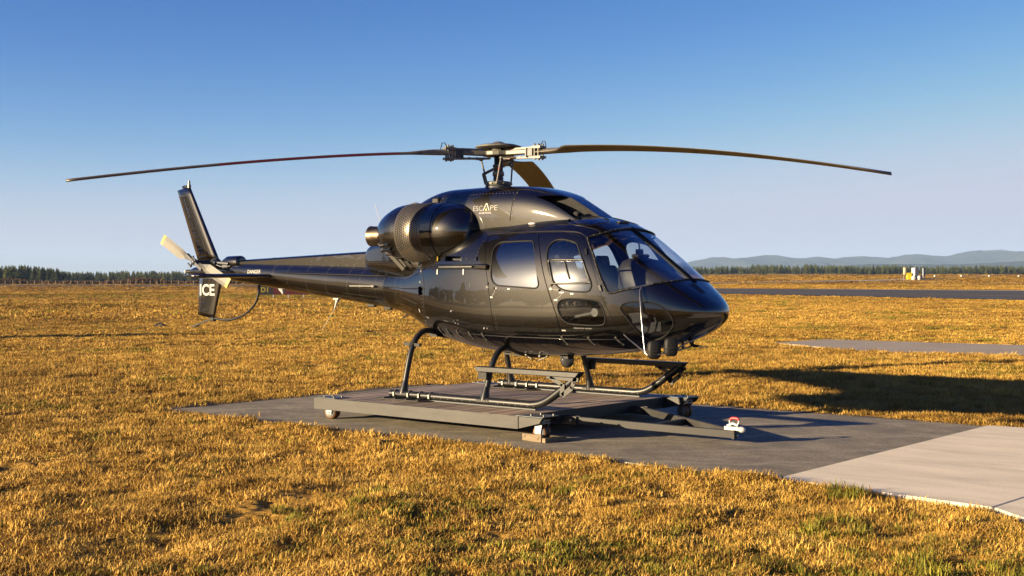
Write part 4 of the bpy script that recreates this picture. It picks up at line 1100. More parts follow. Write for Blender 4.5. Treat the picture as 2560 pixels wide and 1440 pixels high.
# dish-shaped cap
mb = MB(); mb.lathe((0,0,3.50),(0,0,1),[(0,.10),(.004,.20),(.018,.295),(.024,.302),(.032,.300),(.055,.22),(.068,.12),(.075,.085),(.085,.07),(.098,.03),(.10,.004)], 40)
cap = hbuild(mb, 'hub_cap', [M['hubgrey']])
for k, a in enumerate((AZ[0]+1.05, AZ[1]+1.05, AZ[2]+1.05)):
    u = az_h(a); t = Vector((-u.y, u.x, 0)); c = u*.13 + Vector((0,0,3.475)); mb = MB()
    mb.bar(c - t*.055, c + t*.055, .05, .075); mb.cyl(c + u*.02, c + u*.034, .028, 14); mb.cyl(c + u*.03, c + u*.036, .007, 8, 1)
    hbuild(mb, 'cap_bracket', [M['hubgrey'], M['void']], cap)
def blade(k):
    a = AZ[k]; u = az_h(a); t = Vector((-u.y, u.x, 0)); Z = Vector((0,0,1))
    # sleeve: two plates with an elastomer block between
    mb = MB()
    mb.bar(u*.10 + Z*3.480, u*.70 + Z*3.480, .085, .024); mb.bar(u*.12 + Z*3.372, u*.70 + Z*3.352, .085, .024)
    mb.bar(u*.60 + Z*3.482, u*.74 + Z*3.480, .13, .030); mb.bar(u*.60 + Z*3.354, u*.74 + Z*3.352, .13, .030)
    for s_ in (-1, 1):
        for rr_ in (.64, .70):
            mb.cyl(u*rr_ + t*(s_*.045) + Z*3.32, u*rr_ + t*(s_*.045) + Z*3.515, .013, 8)
            mb.ball(u*rr_ + t*(s_*.045) + Z*3.515, .016, 6, 4)
    sv = hbuild(mb, 'blade_sleeve', [M['hubgrey']])
    mb = MB(); mb.bar(u*.52 + Z*3.418, u*.60 + Z*3.418, .11, .085); mb.bar(u*.50 + Z*3.418, u*.52 + Z*3.418, .14, .115); mb.bar(u*.60 + Z*3.418, u*.615 + Z*3.418, .14, .115); hbuild(mb, 'elastomer_block', [M['hubdark']], sv)
    mb = MB()
    for r0, m_ in ((.20, 0), (.30, 0), (.40, 0)): mb.bar(u*r0 + Z*3.366, u*(r0+.012) + Z*3.366, .088, .030, 0)
    mb.bar(u*.24 + Z*3.480, u*.26 + Z*3.480, .088, .027, 0)
    hbuild(mb, 'tape_mark', [M['blue'] if k == 0 else M['red']], sv)
    mb = MB(); mb.tube([u*.70 + Z*3.50, u*.735 + Z*3.555, u*.77 + Z*3.55, u*.79 + Z*3.47], .006, 5); hbuild(mb, 'bonding_wire', [M['black']], sv)
    # blade: lofted aerofoil, drooping with its own weight
    RB = 5.33; v = []; f = []; mi = []
    rs = np.r_[np.linspace(.63, 1.35, 16), np.linspace(1.45, RB - .12, 44), RB - .06, RB - .02, RB]
    sec = [(-.25,0),(-.24,.45),(-.19,.85),(-.05,1.0),(.25,.72),(.55,.30),(.75,.04),(.75,-.04),(.55,-.18),(.25,-.42),(-.05,-.6),(-.19,-.55),(-.24,-.35)]
    n = len(sec)
    for r in rs:
        s_ = np.clip((r - .85) / .45, 0, 1); s_ = s_*s_*(3-2*s_)
        c = .115 + (.355 - .115) * s_; th = .088 + (.040 - .088) * s_
        if r > RB - .13: c *= np.interp(r, [RB-.13, RB-.05, RB], [1, .80, .25])
        q_ = max(0, (r - .7) / 4.63); z = 3.418 + .035 * q_ - (.51 if k == 0 else .550 if k == 1 else .55) * q_ ** (1.45 if k == 0 else 1.8)
        pit = math.radians((2 + 7 * (1 - q_)) * s_) * -1
        cd_ = t * math.cos(pit) + Z * math.sin(pit); td = Z * math.cos(pit) - t * math.sin(pit)
        for (ca, tb) in sec:
            cc = ca * c if s_ > .02 else (ca - .25) * c
            v.append(u * r + Z * z + cd_ * (-(ca - .25 * (1 - s_)) * c) + td * (tb * th * .55))
    K = len(rs)
    for i in range(K - 1):
        for q_ in range(n):
            l = (q_ + 1) % n; f.append((i*n+q_, i*n+l, (i+1)*n+l, (i+1)*n+q_)); mi.append(1 if rs[i] < 1.02 + .0 * q_ else 0)
    f.append(tuple(range(n))); mi.append(1); f.append(tuple((K-1)*n+i for i in range(n))); mi.append(2)
    me = mesh('rotor_blade', v, f, [M['bladeTop'], M['bladeRoot'], M['satin']], True, mi); bm = bmesh.new(); bm.from_mesh(me); bmesh.ops.recalc_face_normals(bm, faces=bm.faces); bm.to_mesh(me); bm.free()
    return hobj('rotor_blade', me)
for k in range(3):
    b_ = blade(k)
    if k == 0: b_['label'] = 'rotor blade over the tail with a faded red band'
# ---- landing gear
ZD = .267
gear = MB()
for sg in (-1, 1):
    path = crom([(-.90,sg*1.07,.335),(-.4,sg*1.07,.335),(.4,sg*1.07,.335),(1.30,sg*1.07,.335),(1.45,sg*1.07,.337),(1.58,sg*1.07,.362),(1.72,sg*1.07,.43),(1.95,sg*1.07,.585),(2.10,sg*1.07,.69)], 5, False)
    mb = MB(); mb.tube(path, .047, 14); sk = hbuild(mb, 'skid', [M['satin']])
    mb = MB()
    for x in (-.80,-.55,-.36,-.18): mb.tube([(x, sg*1.07 + math.cos(a)*.05, .335 + math.sin(a)*.05) for a in np.linspace(0, 2*math.pi, 15)[:-1]], .008, 5, 0, False, True, True); mb.box((x-.012, sg*1.07-.065, .31),(x+.012, sg*1.07-.045, .36))
    hbuild(mb, 'skid_clamp', [M['alu']], sk)
    mb = MB()
    for x in np.r_[np.linspace(-.1,.5,6), np.linspace(.95,1.5,7)]: mb.ball((x, sg*1.07-.046, .322), .008, 6, 4); mb.ball((x, sg*1.07+.046, .322), .008, 6, 4)
    hbuild(mb, 'skid_bolts', [M['alu']], sk)['kind'] = 'stuff'
    mb = MB(); mb.box((-.2,sg*1.07-.02,.275),(1.50,sg*1.07+.02,.29)); hbuild(mb, 'wear_plate', [M['hubdark']], sk)
    # snow pad behind the aft foot
    mb = MB(); pol = roundpoly([(-1.02,sg*1.07-.17),(-.28,sg*1.07-.17),(-.10,sg*1.07),(-.28,sg*1.07+.17),(-1.02,sg*1.07+.17)], .05, 3); mb.prism(pol, 'z', .272, .284)
    for x in (-.9,-.7,-.5,-.3): mb.bar((x, sg*1.07-.15, .288),(x, sg*1.07+.15,.288), .03, .012)
    hbuild(mb, 'snow_pad', [M['black']], sk)
    # step with its front bracket
    yo, yi = sg*1.155, sg*1.035
    mb = MB(); lo, hi = min(yo, yi), max(yo, yi)
    mb.prism([(.60,.752),(.64,.690),(2.13,.690),(2.19,.752)], 'y', lo, hi); stp = hbuild(mb, 'step', [M['satin']], None, bevel=.006)
    mb = MB(); yb = sg*1.125
    outer = [(1.72,.69),(1.88,.60),(1.93,.47),(1.99,.50),(2.07,.56),(2.12,.69)]
    hole = [(1.93,.655),(2.04,.655),(2.02,.575),(1.975,.545),(1.955,.60)]
    segs = [((1.70,.685),(2.16,.665),.045),((1.75,.675),(1.935,.60),.045),((1.935,.61),(1.925,.475),.06),((1.93,.475),(2.07,.575),.06),((2.06,.56),(2.12,.69),.05)]
    for (p, q, w) in segs: mb.bar((p[0], yb, p[1]), (q[0], yb, q[1]), .012, w)
    for zc, xc in ((.575,2.075),(.63,2.10)): mb.cyl((xc, yb-.01, zc), (xc, yb+.01, zc), .012, 8, 1)
    hbuild(mb, 'step_bracket', [M['satin'], M['void']], stp)
    mb = MB(); mb.box((.63, min(sg*1.02,sg*1.11), .60),(.76, max(sg*1.02,sg*1.11), .69)); mb.tube([(.70, sg*1.06 + math.cos(a)*.05, .645 + .0*a) if False else (.70+math.cos(a)*.045, sg*1.045+math.sin(a)*.045, .64) for a in np.linspace(0, 2*math.pi, 13)[:-1]], .018, 6, 0, False, True, True); hbuild(mb, 'step_clamp', [M['black']], stp)
for x, pts in ((-.68, [(0,1.03),(.30,1.06),(.52,1.12),(.68,1.13),(.80,1.07),(.89,.96),(.95,.82),(1.01,.60),(1.055,.42)]), (.70, [(0,.84),(.35,.88),(.60,.955),(.76,.945),(.86,.87),(.93,.76),(.99,.61),(1.03,.48),(1.055,.42)])):
    full_ = [(x, -y, z) for y, z in pts[::-1]] + [(x, y, z) for y, z in pts[1:]]
    mb = MB(); mb.tube(crom(full_, 5, False), .037, 12); ct = hbuild(mb, 'cross_tube', [M['satin']])
    for sg in (-1, 1):
        mb = MB(); mb.tube([(x, sg*1.035, .50),(x, sg*1.05,.44),(x, sg*1.065,.37),(x, sg*1.07,.335)], [.040,.046,.058,.062], 12); mb.box((x-.10, sg*1.07-.052, .325),(x+.10, sg*1.07+.052, .352))
        for xx in (-.085,-.055,.055,.085): mb.ball((x+xx, sg*1.07-.052, .345), .009, 6, 4, 1); mb.ball((x+xx, sg*1.07+.052, .345), .009, 6, 4, 1)
        hbuild(mb, 'leg_foot', [M['satin'], M['alu']], ct)
    mb = MB()
    for sg in (-1, 1): mb.box((x-.07, sg*.46-.06, .93 if x > 0 else 1.05),(x+.07, sg*.46+.06, 1.02 if x > 0 else 1.16))
    hbuild(mb, 'tube_clamp', [M['black']], ct)
mb = MB(); mb.tube([(-.68,-.87,.99),(-.68,-.91,.925)], .047, 10); mb.bar((-.83,-.90,.97),(-.55,-.90,.955),.03,.04); hbuild(mb, 'leg_bracket', [M['black']])
# ---- under-belly fittings
mb = MB(); mb.lathe((1.30,-.22,.80),(.75,-.62,.0),[(-.06,.05),(-.04,.075),(.02,.085),(.03,.080)],18,0); mb.lathe((1.322,-.238,.80),(.75,-.62,.0),[(0,.074),(.005,.07),(.008,.02)],18,1); mb.box((1.24,-.28,.83),(1.36,-.16,.91)); hbuild(mb, 'landing_light', [M['black'], M['lens']])
mb = MB(); mb.tube([(-.10,-.2,.90),(-.11,-.2,.875),(-.09,-.2,.85),(-.06,-.2,.865),(-.07,-.2,.895)], .008, 6); hbuild(mb, 'belly_ring', [M['black']])
mb = MB(); mb.tube([(.78,-.4,.87),(.85,-.4,.83),(.98,-.4,.80),(1.08,-.4,.83),(1.14,-.4,.865)], .006, 5); mb.bar((.35,-.3,.862),(.65,-.3,.845),.02,.02,1); mb.ball((.82,-.42,.865),.02,6,4); mb.ball((1.02,-.40,.855),.025,6,4); hbuild(mb, 'cargo_hook_cable', [M['alu'], M['black']])
mb = MB(); mb.tube([(2.93,0,1.16),(2.95,0,1.06),(2.98,0,1.035),(3.08,0,1.03)], [.03,.028,.02,.012], 8); mb.tube([(3.08,0,1.03),(3.17,0,1.035)], .006, 6); mb.bar((2.84,-.02,1.10),(2.845,-.02,1.0),.03,.02,0,(1,0,0)); hbuild(mb, 'pitot_tube', [M['black']])
# ---- mirror frame under the chin
def ns(x, z, off=.0): return BODY.side(x, z, -1, off)[0]
a0 = ns(2.70, 1.712, .02)
mb = MB(); mb.bar(ns(2.60,1.700,.012), ns(2.80,1.752,.012), .035, .018); mt = hbuild(mb, 'mirror_mount', [M['steel']])
fr_ = MB()
fr_.tube([a0, a0 + Vector((.0,-.03,-.05)), (2.78,-.78,1.39), (2.82,-.80,1.17)], .0095, 8)
fr_.tube([(2.82,-.80,1.17),(2.84,-.81,1.05),(2.86,-.82,.985),(2.90,-.82,.958),(2.98,-.80,.965),(3.06,-.76,.985),(3.15,-.70,1.02),(3.22,-.62,1.075),(3.30,-.40,1.16),(3.28,-.22,1.205)], .009, 8)
fr_.tube([ns(2.47,1.175,.0),(2.58,-.75,1.135),(2.80,-.80,1.02),(2.86,-.82,.985)], .009, 8)
fr_.tube([(3.02,-.70,.99),(2.98,-.3,1.0),(2.95,.0,1.03)], .009, 6)
hbuild(fr_, 'mirror_frame_tube', [M['steel']], mt)
for c in ((2.95,-.78,1.02), (3.12,-.70,1.055)):
    mb = MB(); u_ = Vector((.72,-.69,.05)).normalized()
    v_ = []; f_ = []; t_ = Vector((-u_.y, u_.x, 0)).normalized(); sp_ = lambda a, e: math.copysign(abs(a) ** e, a)
    for i in range(13):
        ph = -math.pi/2 + math.pi*i/12
        for k in range(20):
            lo_ = 2*math.pi*k/20
            p = t_*(.076*sp_(math.cos(ph), .5)*sp_(math.cos(lo_), .6)) + u_*(.055*sp_(math.cos(ph), .5)*sp_(math.sin(lo_), .6)) + Vector((0,0,.102*sp_(math.sin(ph), .62)))
            v_.append(Vector(c) + p)
    for i in range(12):
        for k in range(20): f_.append((i*20+k, i*20+(k+1)%20, (i+1)*20+(k+1)%20, (i+1)*20+k))
    mb.add(v_, f_, 0, True); o = hbuild(mb, 'mirror_cover', [M['black']], mt)
    mb = MB(); mb.tube([Vector(c) + (t_*(math.cos(a)*.090) + u_*(math.sin(a)*.063) + Vector((0,0,-.018))) for a in np.linspace(0, 2*math.pi, 17)[:-1]], .006, 5, 0, False, True, True); hbuild(mb, 'cover_strap', [M['void']], mt)
# ---- cabin inside
CLIP = inset(BODY, .034)
def clipped(mb, name, mats, parent=None):
    """trimmed to the inside of the hull"""
    me = mb.me(name); bm = bmesh.new(); bm.from_mesh(me); bmesh.ops.triangulate(bm, faces=bm.faces); bm.to_mesh(me); bm.free()
    me = boolean(me, CLIP, 'INTERSECT'); me.materials.clear()
    for m_ in mats: me.materials.append(m_)
    return hobj(name, me, parent)
mb = MB(); mb.box((.062,-.95,1.06),(2.45,.95,1.10)); clipped(mb, 'cabin_floor', [M['inside']])
mb = MB(); mb.prism([(2.452,1.07),(2.98,1.20),(2.96,1.235),(2.452,1.10)], 'y', -.8, .8); M['palefloor'] = simple('pale_floor_panel', (.20, .19, .175), .6); clipped(mb, 'nose_floor', [M['palefloor']])
mb = MB(); mb.box((.02,-.98,.86),(.06,.98,2.48)); clipped(mb, 'cabin_bulkhead', [M['inside']])
def seat(x, y, w, name='seat', h=2.06):
    mb = MB(); mb.box((x-.05, y-w, 1.32),(x+.42, y+w, 1.46)); s1 = hbuild(mb, name, [M['leather']], None, bevel=.04)
    mb = MB(); mb.prism(roundpoly([(x-.02,1.42),(x+.10,1.42),(x-.10,h),(x-.20,h)], .04, 3), 'y', y-w, y+w); hbuild(mb, 'backrest', [M['leather']], s1, bevel=.02)
    mb = MB(); mb.box((x+.0,y-w+.05,1.10),(x+.36,y+w-.05,1.32)); hbuild(mb, 'seat_base', [M['inside']], s1)
    return s1
for y in (-.42, .42): seat(1.55, y, .20, 'pilot_seat', 1.98)
seat(.62, 0, .70, 'rear_bench', 2.0)
for y in (-.42, .42):
    mb = MB(); mb.prism(roundpoly([(1.35,1.97),(1.43,1.97),(1.40,2.10),(1.33,2.10)], .03, 3), 'y', y-.09, y+.09); hbuild(mb, 'headrest', [M['leather']])
# glareshield hump and console
hv = []; hf = []; rows = [(2.02,1.82,1.98,.20),(2.08,1.70,2.045,.30),(2.20,1.55,2.07,.34),(2.36,1.45,2.04,.36),(2.50,1.40,1.93,.38),(2.70,1.35,1.83,.36),(2.90,1.32,1.745,.30)]
for (x, zb, zt_, w) in rows:
    for k in range(13):
        a = math.pi * k / 12; c, s_ = math.cos(a), math.sin(a)
        hv.append((x, .06 + w * math.copysign(abs(c) ** .6, c), zb + (zt_ - zb) * abs(s_) ** .5))
n = 13
for i in range(len(rows) - 1):
    for k in range(n - 1): hf.append((i*n+k, i*n+k+1, (i+1)*n+k+1, (i+1)*n+k))
    hf.append((i*n+n-1, i*n, (i+1)*n, (i+1)*n+n-1))
hf.append(tuple(range(n))); hf.append(tuple((len(rows)-1)*n+k for k in range(n)))
me = mesh('instrument_panel', hv, hf, M['dash'], True); bm = bmesh.new(); bm.from_mesh(me); bmesh.ops.recalc_face_normals(bm, faces=bm.faces); bm.to_mesh(me); bm.free(); 
me2 = me.copy(); bm = bmesh.new(); bm.from_mesh(me2); bmesh.ops.triangulate(bm, faces=bm.faces); bm.to_mesh(me2); bm.free(); me = boolean(me2, CLIP, 'INTERSECT'); me.materials.clear(); me.materials.append(M['dash'])
for p_ in me.polygons: p_.use_smooth = True
ip = hobj('instrument_panel', me)
mb = MB(); mb.prism([(2.15,1.10),(2.62,1.14),(2.62,1.50),(2.15,1.62)], 'y', -.14, .22); hbuild(mb, 'centre_console', [M['inside']])
mb = MB(); mb.box((2.30,-.30,2.055),(2.42,-.06,2.10)); hbuild(mb, 'compass_box', [M['black']], ip, bevel=.02)
for y in (-.42, .42):
    mb = MB(); mb.tube([(1.98,y,1.12),(2.02,y,1.30),(1.98,y,1.50),(2.03,y,1.60)], .014, 6); mb.ball((2.03,y,1.61),(.025,.025,.045),8,6); hbuild(mb, 'cyclic_stick', [M['black']])
    mb = MB()
    for s_ in (-.075,.075): mb.tube([(2.50,y*.8+s_,1.15),(2.62,y*.8+s_,1.20),(2.66,y*.8+s_,1.34)], .012, 6); mb.bar((2.66,y*.8+s_-.045,1.36),(2.66,y*.8+s_+.045,1.36),.10,.02,0,(1,0,.4))
    mb.tube([(2.52,y*.8-.15,1.165),(2.52,y*.8+.15,1.165)], .016, 6)
    hbuild(mb, 'rudder_pedals', [M['alu']])
    mb = MB(); mb.prism([(2.44,1.115),(2.80,1.20),(2.795,1.212),(2.44,1.127)], 'y', y-.2, y+.2); clipped(mb, 'foot_plate', [M['alu']])
mb = MB(); mb.tube([(1.55,-.70,1.25),(1.80,-.72,1.36),(2.10,-.72,1.42)], .022, 8); mb.cyl((2.10,-.74,1.42),(2.10,-.68,1.42),.05,14); hbuild(mb, 'collective_lever', [M['hubgrey']])
mb = MB(); mb.lathe((1.82,-.70,1.20),(1,0,.02),[(0,.01),(.01,.045),(.20,.045),(.23,.02),(.28,.018)],12,0); mb.cyl((2.07,-.70,1.20),(2.12,-.70,1.225),.018,8,1); hbuild(mb, 'cabin_extinguisher', [M['red'], M['alu']])
mb = MB(); mb.tube([(2.00,.30,2.30),(2.02,.30,2.16)], .01, 6); mb.box((1.98,.27,2.10),(2.04,.35,2.17)); hbuild(mb, 'overhead_mirror', [M['black']])
mb = MB(); mb.box((1.93,-.30,2.345),(2.03,-.14,2.352)); hbuild(mb, 'teal_card', [M['teal']])
mb = MB(); mb.box((1.2,-.1,2.34),(2.0,.1,2.50)); hbuild(mb, 'overhead_panel', [M['inside']])
# red tape along the leading edge of the blade over the tail
u = az_h(AZ[0]); t = Vector((-u.y, u.x, 0)); v = []; f = []
rs_ = np.linspace(1.35, 3.6, 30)
for r in rs_:
    q_ = (r-.7)/4.63; z = 3.418 + .035*q_ - .51*q_**1.45
    for dz in (-.012, .013): v.append(u*r + t*(.25*.355+.004) + Vector((0,0,z+dz-.008*(1-q_))))
for i in range(len(rs_)-1): f.append((2*i, 2*i+1, 2*i+3, 2*i+2))
for i in range(len(v)): pass
tape = mesh('red_tape', v, f, M['red'])
hobj('leading_edge_tape', tape, [o for o in heli.children if o.name.startswith('rotor_blade')][0])

# ------------------------------------------------------------------ dolly
DL0, DL1, DW = -1.74, 1.70, 1.645
dolly = empty('dolly', (0, 0, 0), 'flat wooden-decked steel dolly on castors under the helicopter, with an A-shaped towbar', 'dolly')
def dp(o, parent=None): o.parent = parent or dolly; return o
def dbuild(mb, name, mats, parent=None, bevel=0):
    os_ = split_build(mb, name, mats, bevel)
    for o in os_: dp(o, parent)
    return os_[0]
def wood_mat(name, a, b, c, scale):
    m, nt, bs = nodes(name); L = nt.links.new
    tc = N(nt, 'ShaderNodeTexCoord'); oi = N(nt, 'ShaderNodeObjectInfo'); mp = N(nt, 'ShaderNodeMapping'); mp.inputs['Scale'].default_value = scale
    ad = N(nt, 'ShaderNodeVectorMath', operation='ADD'); L(tc.outputs['Object'], ad.inputs[0]); L(oi.outputs['Location'], ad.inputs[1]); L(ad.outputs[0], mp.inputs[0])
    n1 = N(nt, 'ShaderNodeTexNoise', Scale=1.0, Detail=8.0, Roughness=.65); L(mp.outputs[0], n1.inputs['Vector'])
    r = ramp(nt, n1.outputs[0], [(.3, a), (.5, b), (.7, c)])
    hs = N(nt, 'ShaderNodeHueSaturation'); mr = N(nt, 'ShaderNodeMapRange'); mr.inputs[3].default_value = .62; mr.inputs[4].default_value = 1.3
    L(oi.outputs['Random'], mr.inputs[0]); L(mr.outputs[0], hs.inputs['Value']); L(r.outputs[0], hs.inputs['Color']); L(hs.outputs[0], bs.inputs['Base Color'])
    bs.inputs['Roughness'].default_value = .62
    bp = N(nt, 'ShaderNodeBump', Strength=.35, Distance=.004); L(n1.outputs[0], bp.inputs['Height']); L(bp.outputs[0], bs.inputs['Normal'])
    return m
M['deck'] = wood_mat('weathered_deck_wood', (.12, .088, .064), (.23, .175, .130), (.35, .27, .20), (14, 1.3, 4))
M['pine'] = wood_mat('pale_pine', (.10, .066, .032), (.145, .099, .049), (.185, .13, .068), (3, 22, 22))
def worn_mat(name, col, scuff):
    m, nt, b = nodes(name); L = nt.links.new; tc = N(nt, 'ShaderNodeTexCoord')
    n1 = N(nt, 'ShaderNodeTexNoise', Scale=2.6, Detail=9.0, Roughness=.72); n2 = N(nt, 'ShaderNodeTexNoise', Scale=16.0, Detail=6.0, Roughness=.8); mp = N(nt, 'ShaderNodeMapping'); mp.inputs['Scale'].default_value = (1, 1, 3.5)
    L(tc.outputs['Object'], mp.inputs[0]); L(mp.outputs[0], n1.inputs['Vector']); L(mp.outputs[0], n2.inputs['Vector'])
    r1 = ramp(nt, n1.outputs[0], [(.3, tuple(c * .68 for c in col)), (.55, col), (.75, tuple(c * 1.35 for c in col))]); r2 = ramp(nt, n2.outputs[0], [(.66, (0, 0, 0)), (.74, (.75, .75, .75))])
    mx = N(nt, 'ShaderNodeMix', data_type='RGBA'); L(r2.outputs[0], mx.inputs['Factor']); L(r1.outputs[0], mx.inputs[6]); mx.inputs[7].default_value = (*scuff, 1); L(mx.outputs[2], b.inputs['Base Color'])
    rr_ = N(nt, 'ShaderNodeMapRange'); rr_.inputs[3].default_value = .42; rr_.inputs[4].default_value = .75; L(n1.outputs[0], rr_.inputs[0]); L(rr_.outputs[0], b.inputs['Roughness'])
    bp = N(nt, 'ShaderNodeBump', Strength=.12, Distance=.004); L(n2.outputs[0], bp.inputs['Height']); L(bp.outputs[0], b.inputs['Normal']); return m
M['frame'] = worn_mat('worn_grey_steel_paint', (.0165, .0156, .0143), (.038, .036, .033))
NP_ = 24; pw = (DL1 - DL0 - .02) / NP_
mb = MB(); mb.box((-pw/2+.007, -DW+.012, -.02),(pw/2-.007, DW-.012, 0)); pm = mb.me('plank', [M['deck']], True, .003)
for i in range(NP_):
    o = obj('plank', pm, dolly, (DL0 + .01 + pw*(i+.5), 0, ZD - .0 + random.uniform(-.0015, .0015)))
mb = MB(); mb.box((DL0,-DW,.125),(DL1,-DW+.01,ZD+.001)); mb.box((DL0+.004,-DW-.003,.205),(DL1-.02,-DW,.2085)); dbuild(mb, 'side_rail', [M['frame']])
mb = MB(); mb.box((DL0,DW-.01,.125),(DL1,DW,ZD+.001)); dbuild(mb, 'side_rail', [M['frame']])
mb = MB(); mb.box((DL0-.002,-DW+.0102,.125),(DL0+.01,DW-.0102,ZD+.001)); dbuild(mb, 'end_rail', [M['frame']])
mb = MB(); mb.box((DL1-.01,-DW+.0102,.125),(DL1+.002,DW-.0102,ZD+.001)); dbuild(mb, 'end_rail', [M['frame']])
mb = MB()
for y in (-.9,0,.9): mb.box((DL0+.02,y-.03,.14),(DL1-.02,y+.03,.24))
dbuild(mb, 'cross_beam', [M['frame']])
def castor(x, y, yaw, brake):
    c = empty('castor', (x, y, 0)); c.parent = dolly; c.rotation_euler = (0, 0, yaw)
    mb = MB()
    for s_ in (-.034, .034): mb.lathe((0, s_-.026, .088),(0,1,0),[(0,.070),(.004,.083),(.012,.088),(.040,.088),(.048,.083),(.052,.070)],24)
    o = mb.build('wheel_tyre', [M['tyre']], c)
    mb = MB(); mb.lathe((0,-.064,.088),(0,1,0),[(0,.02),(.001,.068),(.006,.070),(.122,.070),(.127,.068),(.128,.02)],24); mb.cyl((0,-.08,.088),(0,.08,.088),.016,10); mb.build('wheel_rim', [M['rim']], c)
    mb = MB()
    for s_ in (-.076, .076): mb.prism([(-.028,.07),(.028,.07),(.05,.19),(-.05,.19)], 'y', s_-.004, s_+.004)
    mb.box((-.06,-.085,.19),(.06,.085,.205)); mb.cyl((0,0,.205),(0,0,.225),.045,14); mb.box((-.07,-.075,.225),(.07,.075,.235))
    for s_ in (-.07,.07): mb.cyl((.03,s_,.15),(.05,s_,.225),.007,6)
    mb.build('castor_fork', [M['zinc']], c)
    return c
M['tyre'] = simple('amber_urethane_tyre', (.11, .045, .010), .45); M['rim'] = simple('pale_grey_rim', (.20, .195, .19), .5, .3); M['zinc'] = simple('zinc_plate', (.22, .245, .265), .36, .8, 0, 50, .2)
XC = 1.93
castor(XC, -1.50, 0.12, True); castor(XC - .02, 1.50, -.2, True); castor(-1.52, -1.52, .25, False); castor(-1.52, 1.52, 0, False)
for sg in (-1, 1):
    # corner brackets carrying the front castors
    y0, y1 = sg*1.635, sg*1.34
    mb = MB(); mb.prism([(DL1+.003,ZD-.004),(XC+.11,ZD-.004),(XC+.07,.205),(DL1+.003,.13)], 'y', min(y0, y0-sg*.008), max(y0, y0-sg*.008)); mb.prism([(DL1+.003,ZD-.004),(XC+.11,ZD-.004),(XC+.07,.205),(DL1+.003,.13)], 'y', min(y1, y1+sg*.008), max(y1, y1+sg*.008))
    dbuild(mb, 'corner_bracket', [M['frame']])
    mb = MB(); mb.box((DL1-.03,min(y0,y1)-.004,ZD+.0025),(XC+.125,max(y0,y1)+.004,ZD+.0095))
    for x in (XC-.09, XC+.09):
        for y in (y0-sg*.06, y1+sg*.06): mb.cyl((x,y,ZD+.009),(x,y,ZD+.03),.014,6,1)
    dbuild(mb, 'castor_plate', [M['zinc2'] if 'zinc2' in M else M.setdefault('zinc2', simple('blue_grey_plate', (.06,.068,.08), .45, .5, 0, 20, .15)), M['alu']])
    mb = MB(); mb.box((-1.70,min(sg*1.38,sg*1.625),ZD+.0025),(-1.36,max(sg*1.38,sg*1.625),ZD+.0085))
    for x in (-1.62,-1.44):
        for y in (sg*1.43, sg*1.57): mb.cyl((x,y,ZD+.008),(x,y,ZD+.026),.013,6,1)
    dbuild(mb, 'castor_plate', [M['zinc2'], M['alu']])
# towbar
TIP = (3.70, -.31, .10)
tb = MB(); n1_, n2_ = (1.86,-.80,.165), (1.86,.60,.165)
tb.bar(n1_, (TIP[0],TIP[1]-.035,TIP[2]), .05, .085); tb.bar(n2_, (TIP[0]-.10,TIP[1]+.045,TIP[2]+.012), .05, .085)
tow = dbuild(tb, 'towbar', [M['frame']], bevel=.004)
mb = MB(); q1 = Vector(n1_).lerp(Vector(TIP), .50); q2 = Vector(n2_).lerp(Vector(TIP), .50); mb.bar(q1 + Vector((0,.02,0)), q2 - Vector((0,.02,0)), .05, .07); dbuild(mb, 'towbar_brace', [M['frame']], tow)
for (x, y, z) in (n1_, n2_):
    mb = MB()
    for s_ in (-.035,.035): mb.box((DL1+.003,y+s_-.006,z-.05),(x+.05,y+s_+.006,z+.045))
    mb.cyl((x-.02,y-.06,z),(x-.02,y+.06,z),.016,8,1); dbuild(mb, 'hinge_lug', [M['frame'], M['zinc']], tow)
mb = MB(); n_before = set(bpy.data.objects.keys()); hx, hy, hz = TIP[0]-.02, TIP[1]+.02, TIP[2]+.042
mb.prism(roundpoly([(hx-.13,hy-.045),(hx+.08,hy-.055),(hx+.14,hy-.03),(hx+.14,hy+.03),(hx+.08,hy+.055),(hx-.13,hy+.045)], .02, 3), 'z', hz, hz+.045); mb.ball((hx+.115,hy,hz+.012),(.060,.048,.040),12,8)
mb.tube([(hx-.10,hy,hz+.05),(hx-.02,hy,hz+.085),(hx+.06,hy,hz+.06)], .018, 8)
hi_ = dbuild(mb, 'coupling', [M['white']], tow)
mb = MB(); hpnts = [(hx-.05,hy,hz+.05),(hx-.065,hy,hz+.12),(hx-.03,hy,hz+.15),(hx+.05,hy,hz+.15),(hx+.075,hy,hz+.12),(hx+.05,hy,hz+.065)]
mb.tube(crom(hpnts, 4, False), .012, 8); dbuild(mb, 'coupling_handle', [M['white']], hi_ if False else tow)
mb = MB(); mb.tube(crom([(hx-.06,hy,hz+.125),(hx-.03,hy,hz+.153),(hx+.05,hy,hz+.153),(hx+.072,hy,hz+.125)], 5, False), .018, 8); dbuild(mb, 'handle_grip', [M['redgrip']], tow) if 'redgrip' in M else (M.setdefault('redgrip', simple('red_grip', (.36,.02,.024), .45)), dbuild(mb, 'handle_grip', [M['redgrip']], tow))
for nm_ in set(bpy.data.objects.keys()) - n_before:
    for v_ in bpy.data.objects[nm_].data.vertices: v_.co = Vector((hx, hy, hz)) + (v_.co - Vector((hx, hy, hz))) * .84
mb = MB(); mb.box((TIP[0]-.002,TIP[1]-.065,TIP[2]-.048),(TIP[0]+.03,TIP[1]-.005,TIP[2]+.046)); dbuild(mb, 'towbar_end_cap', [M['black']], tow)
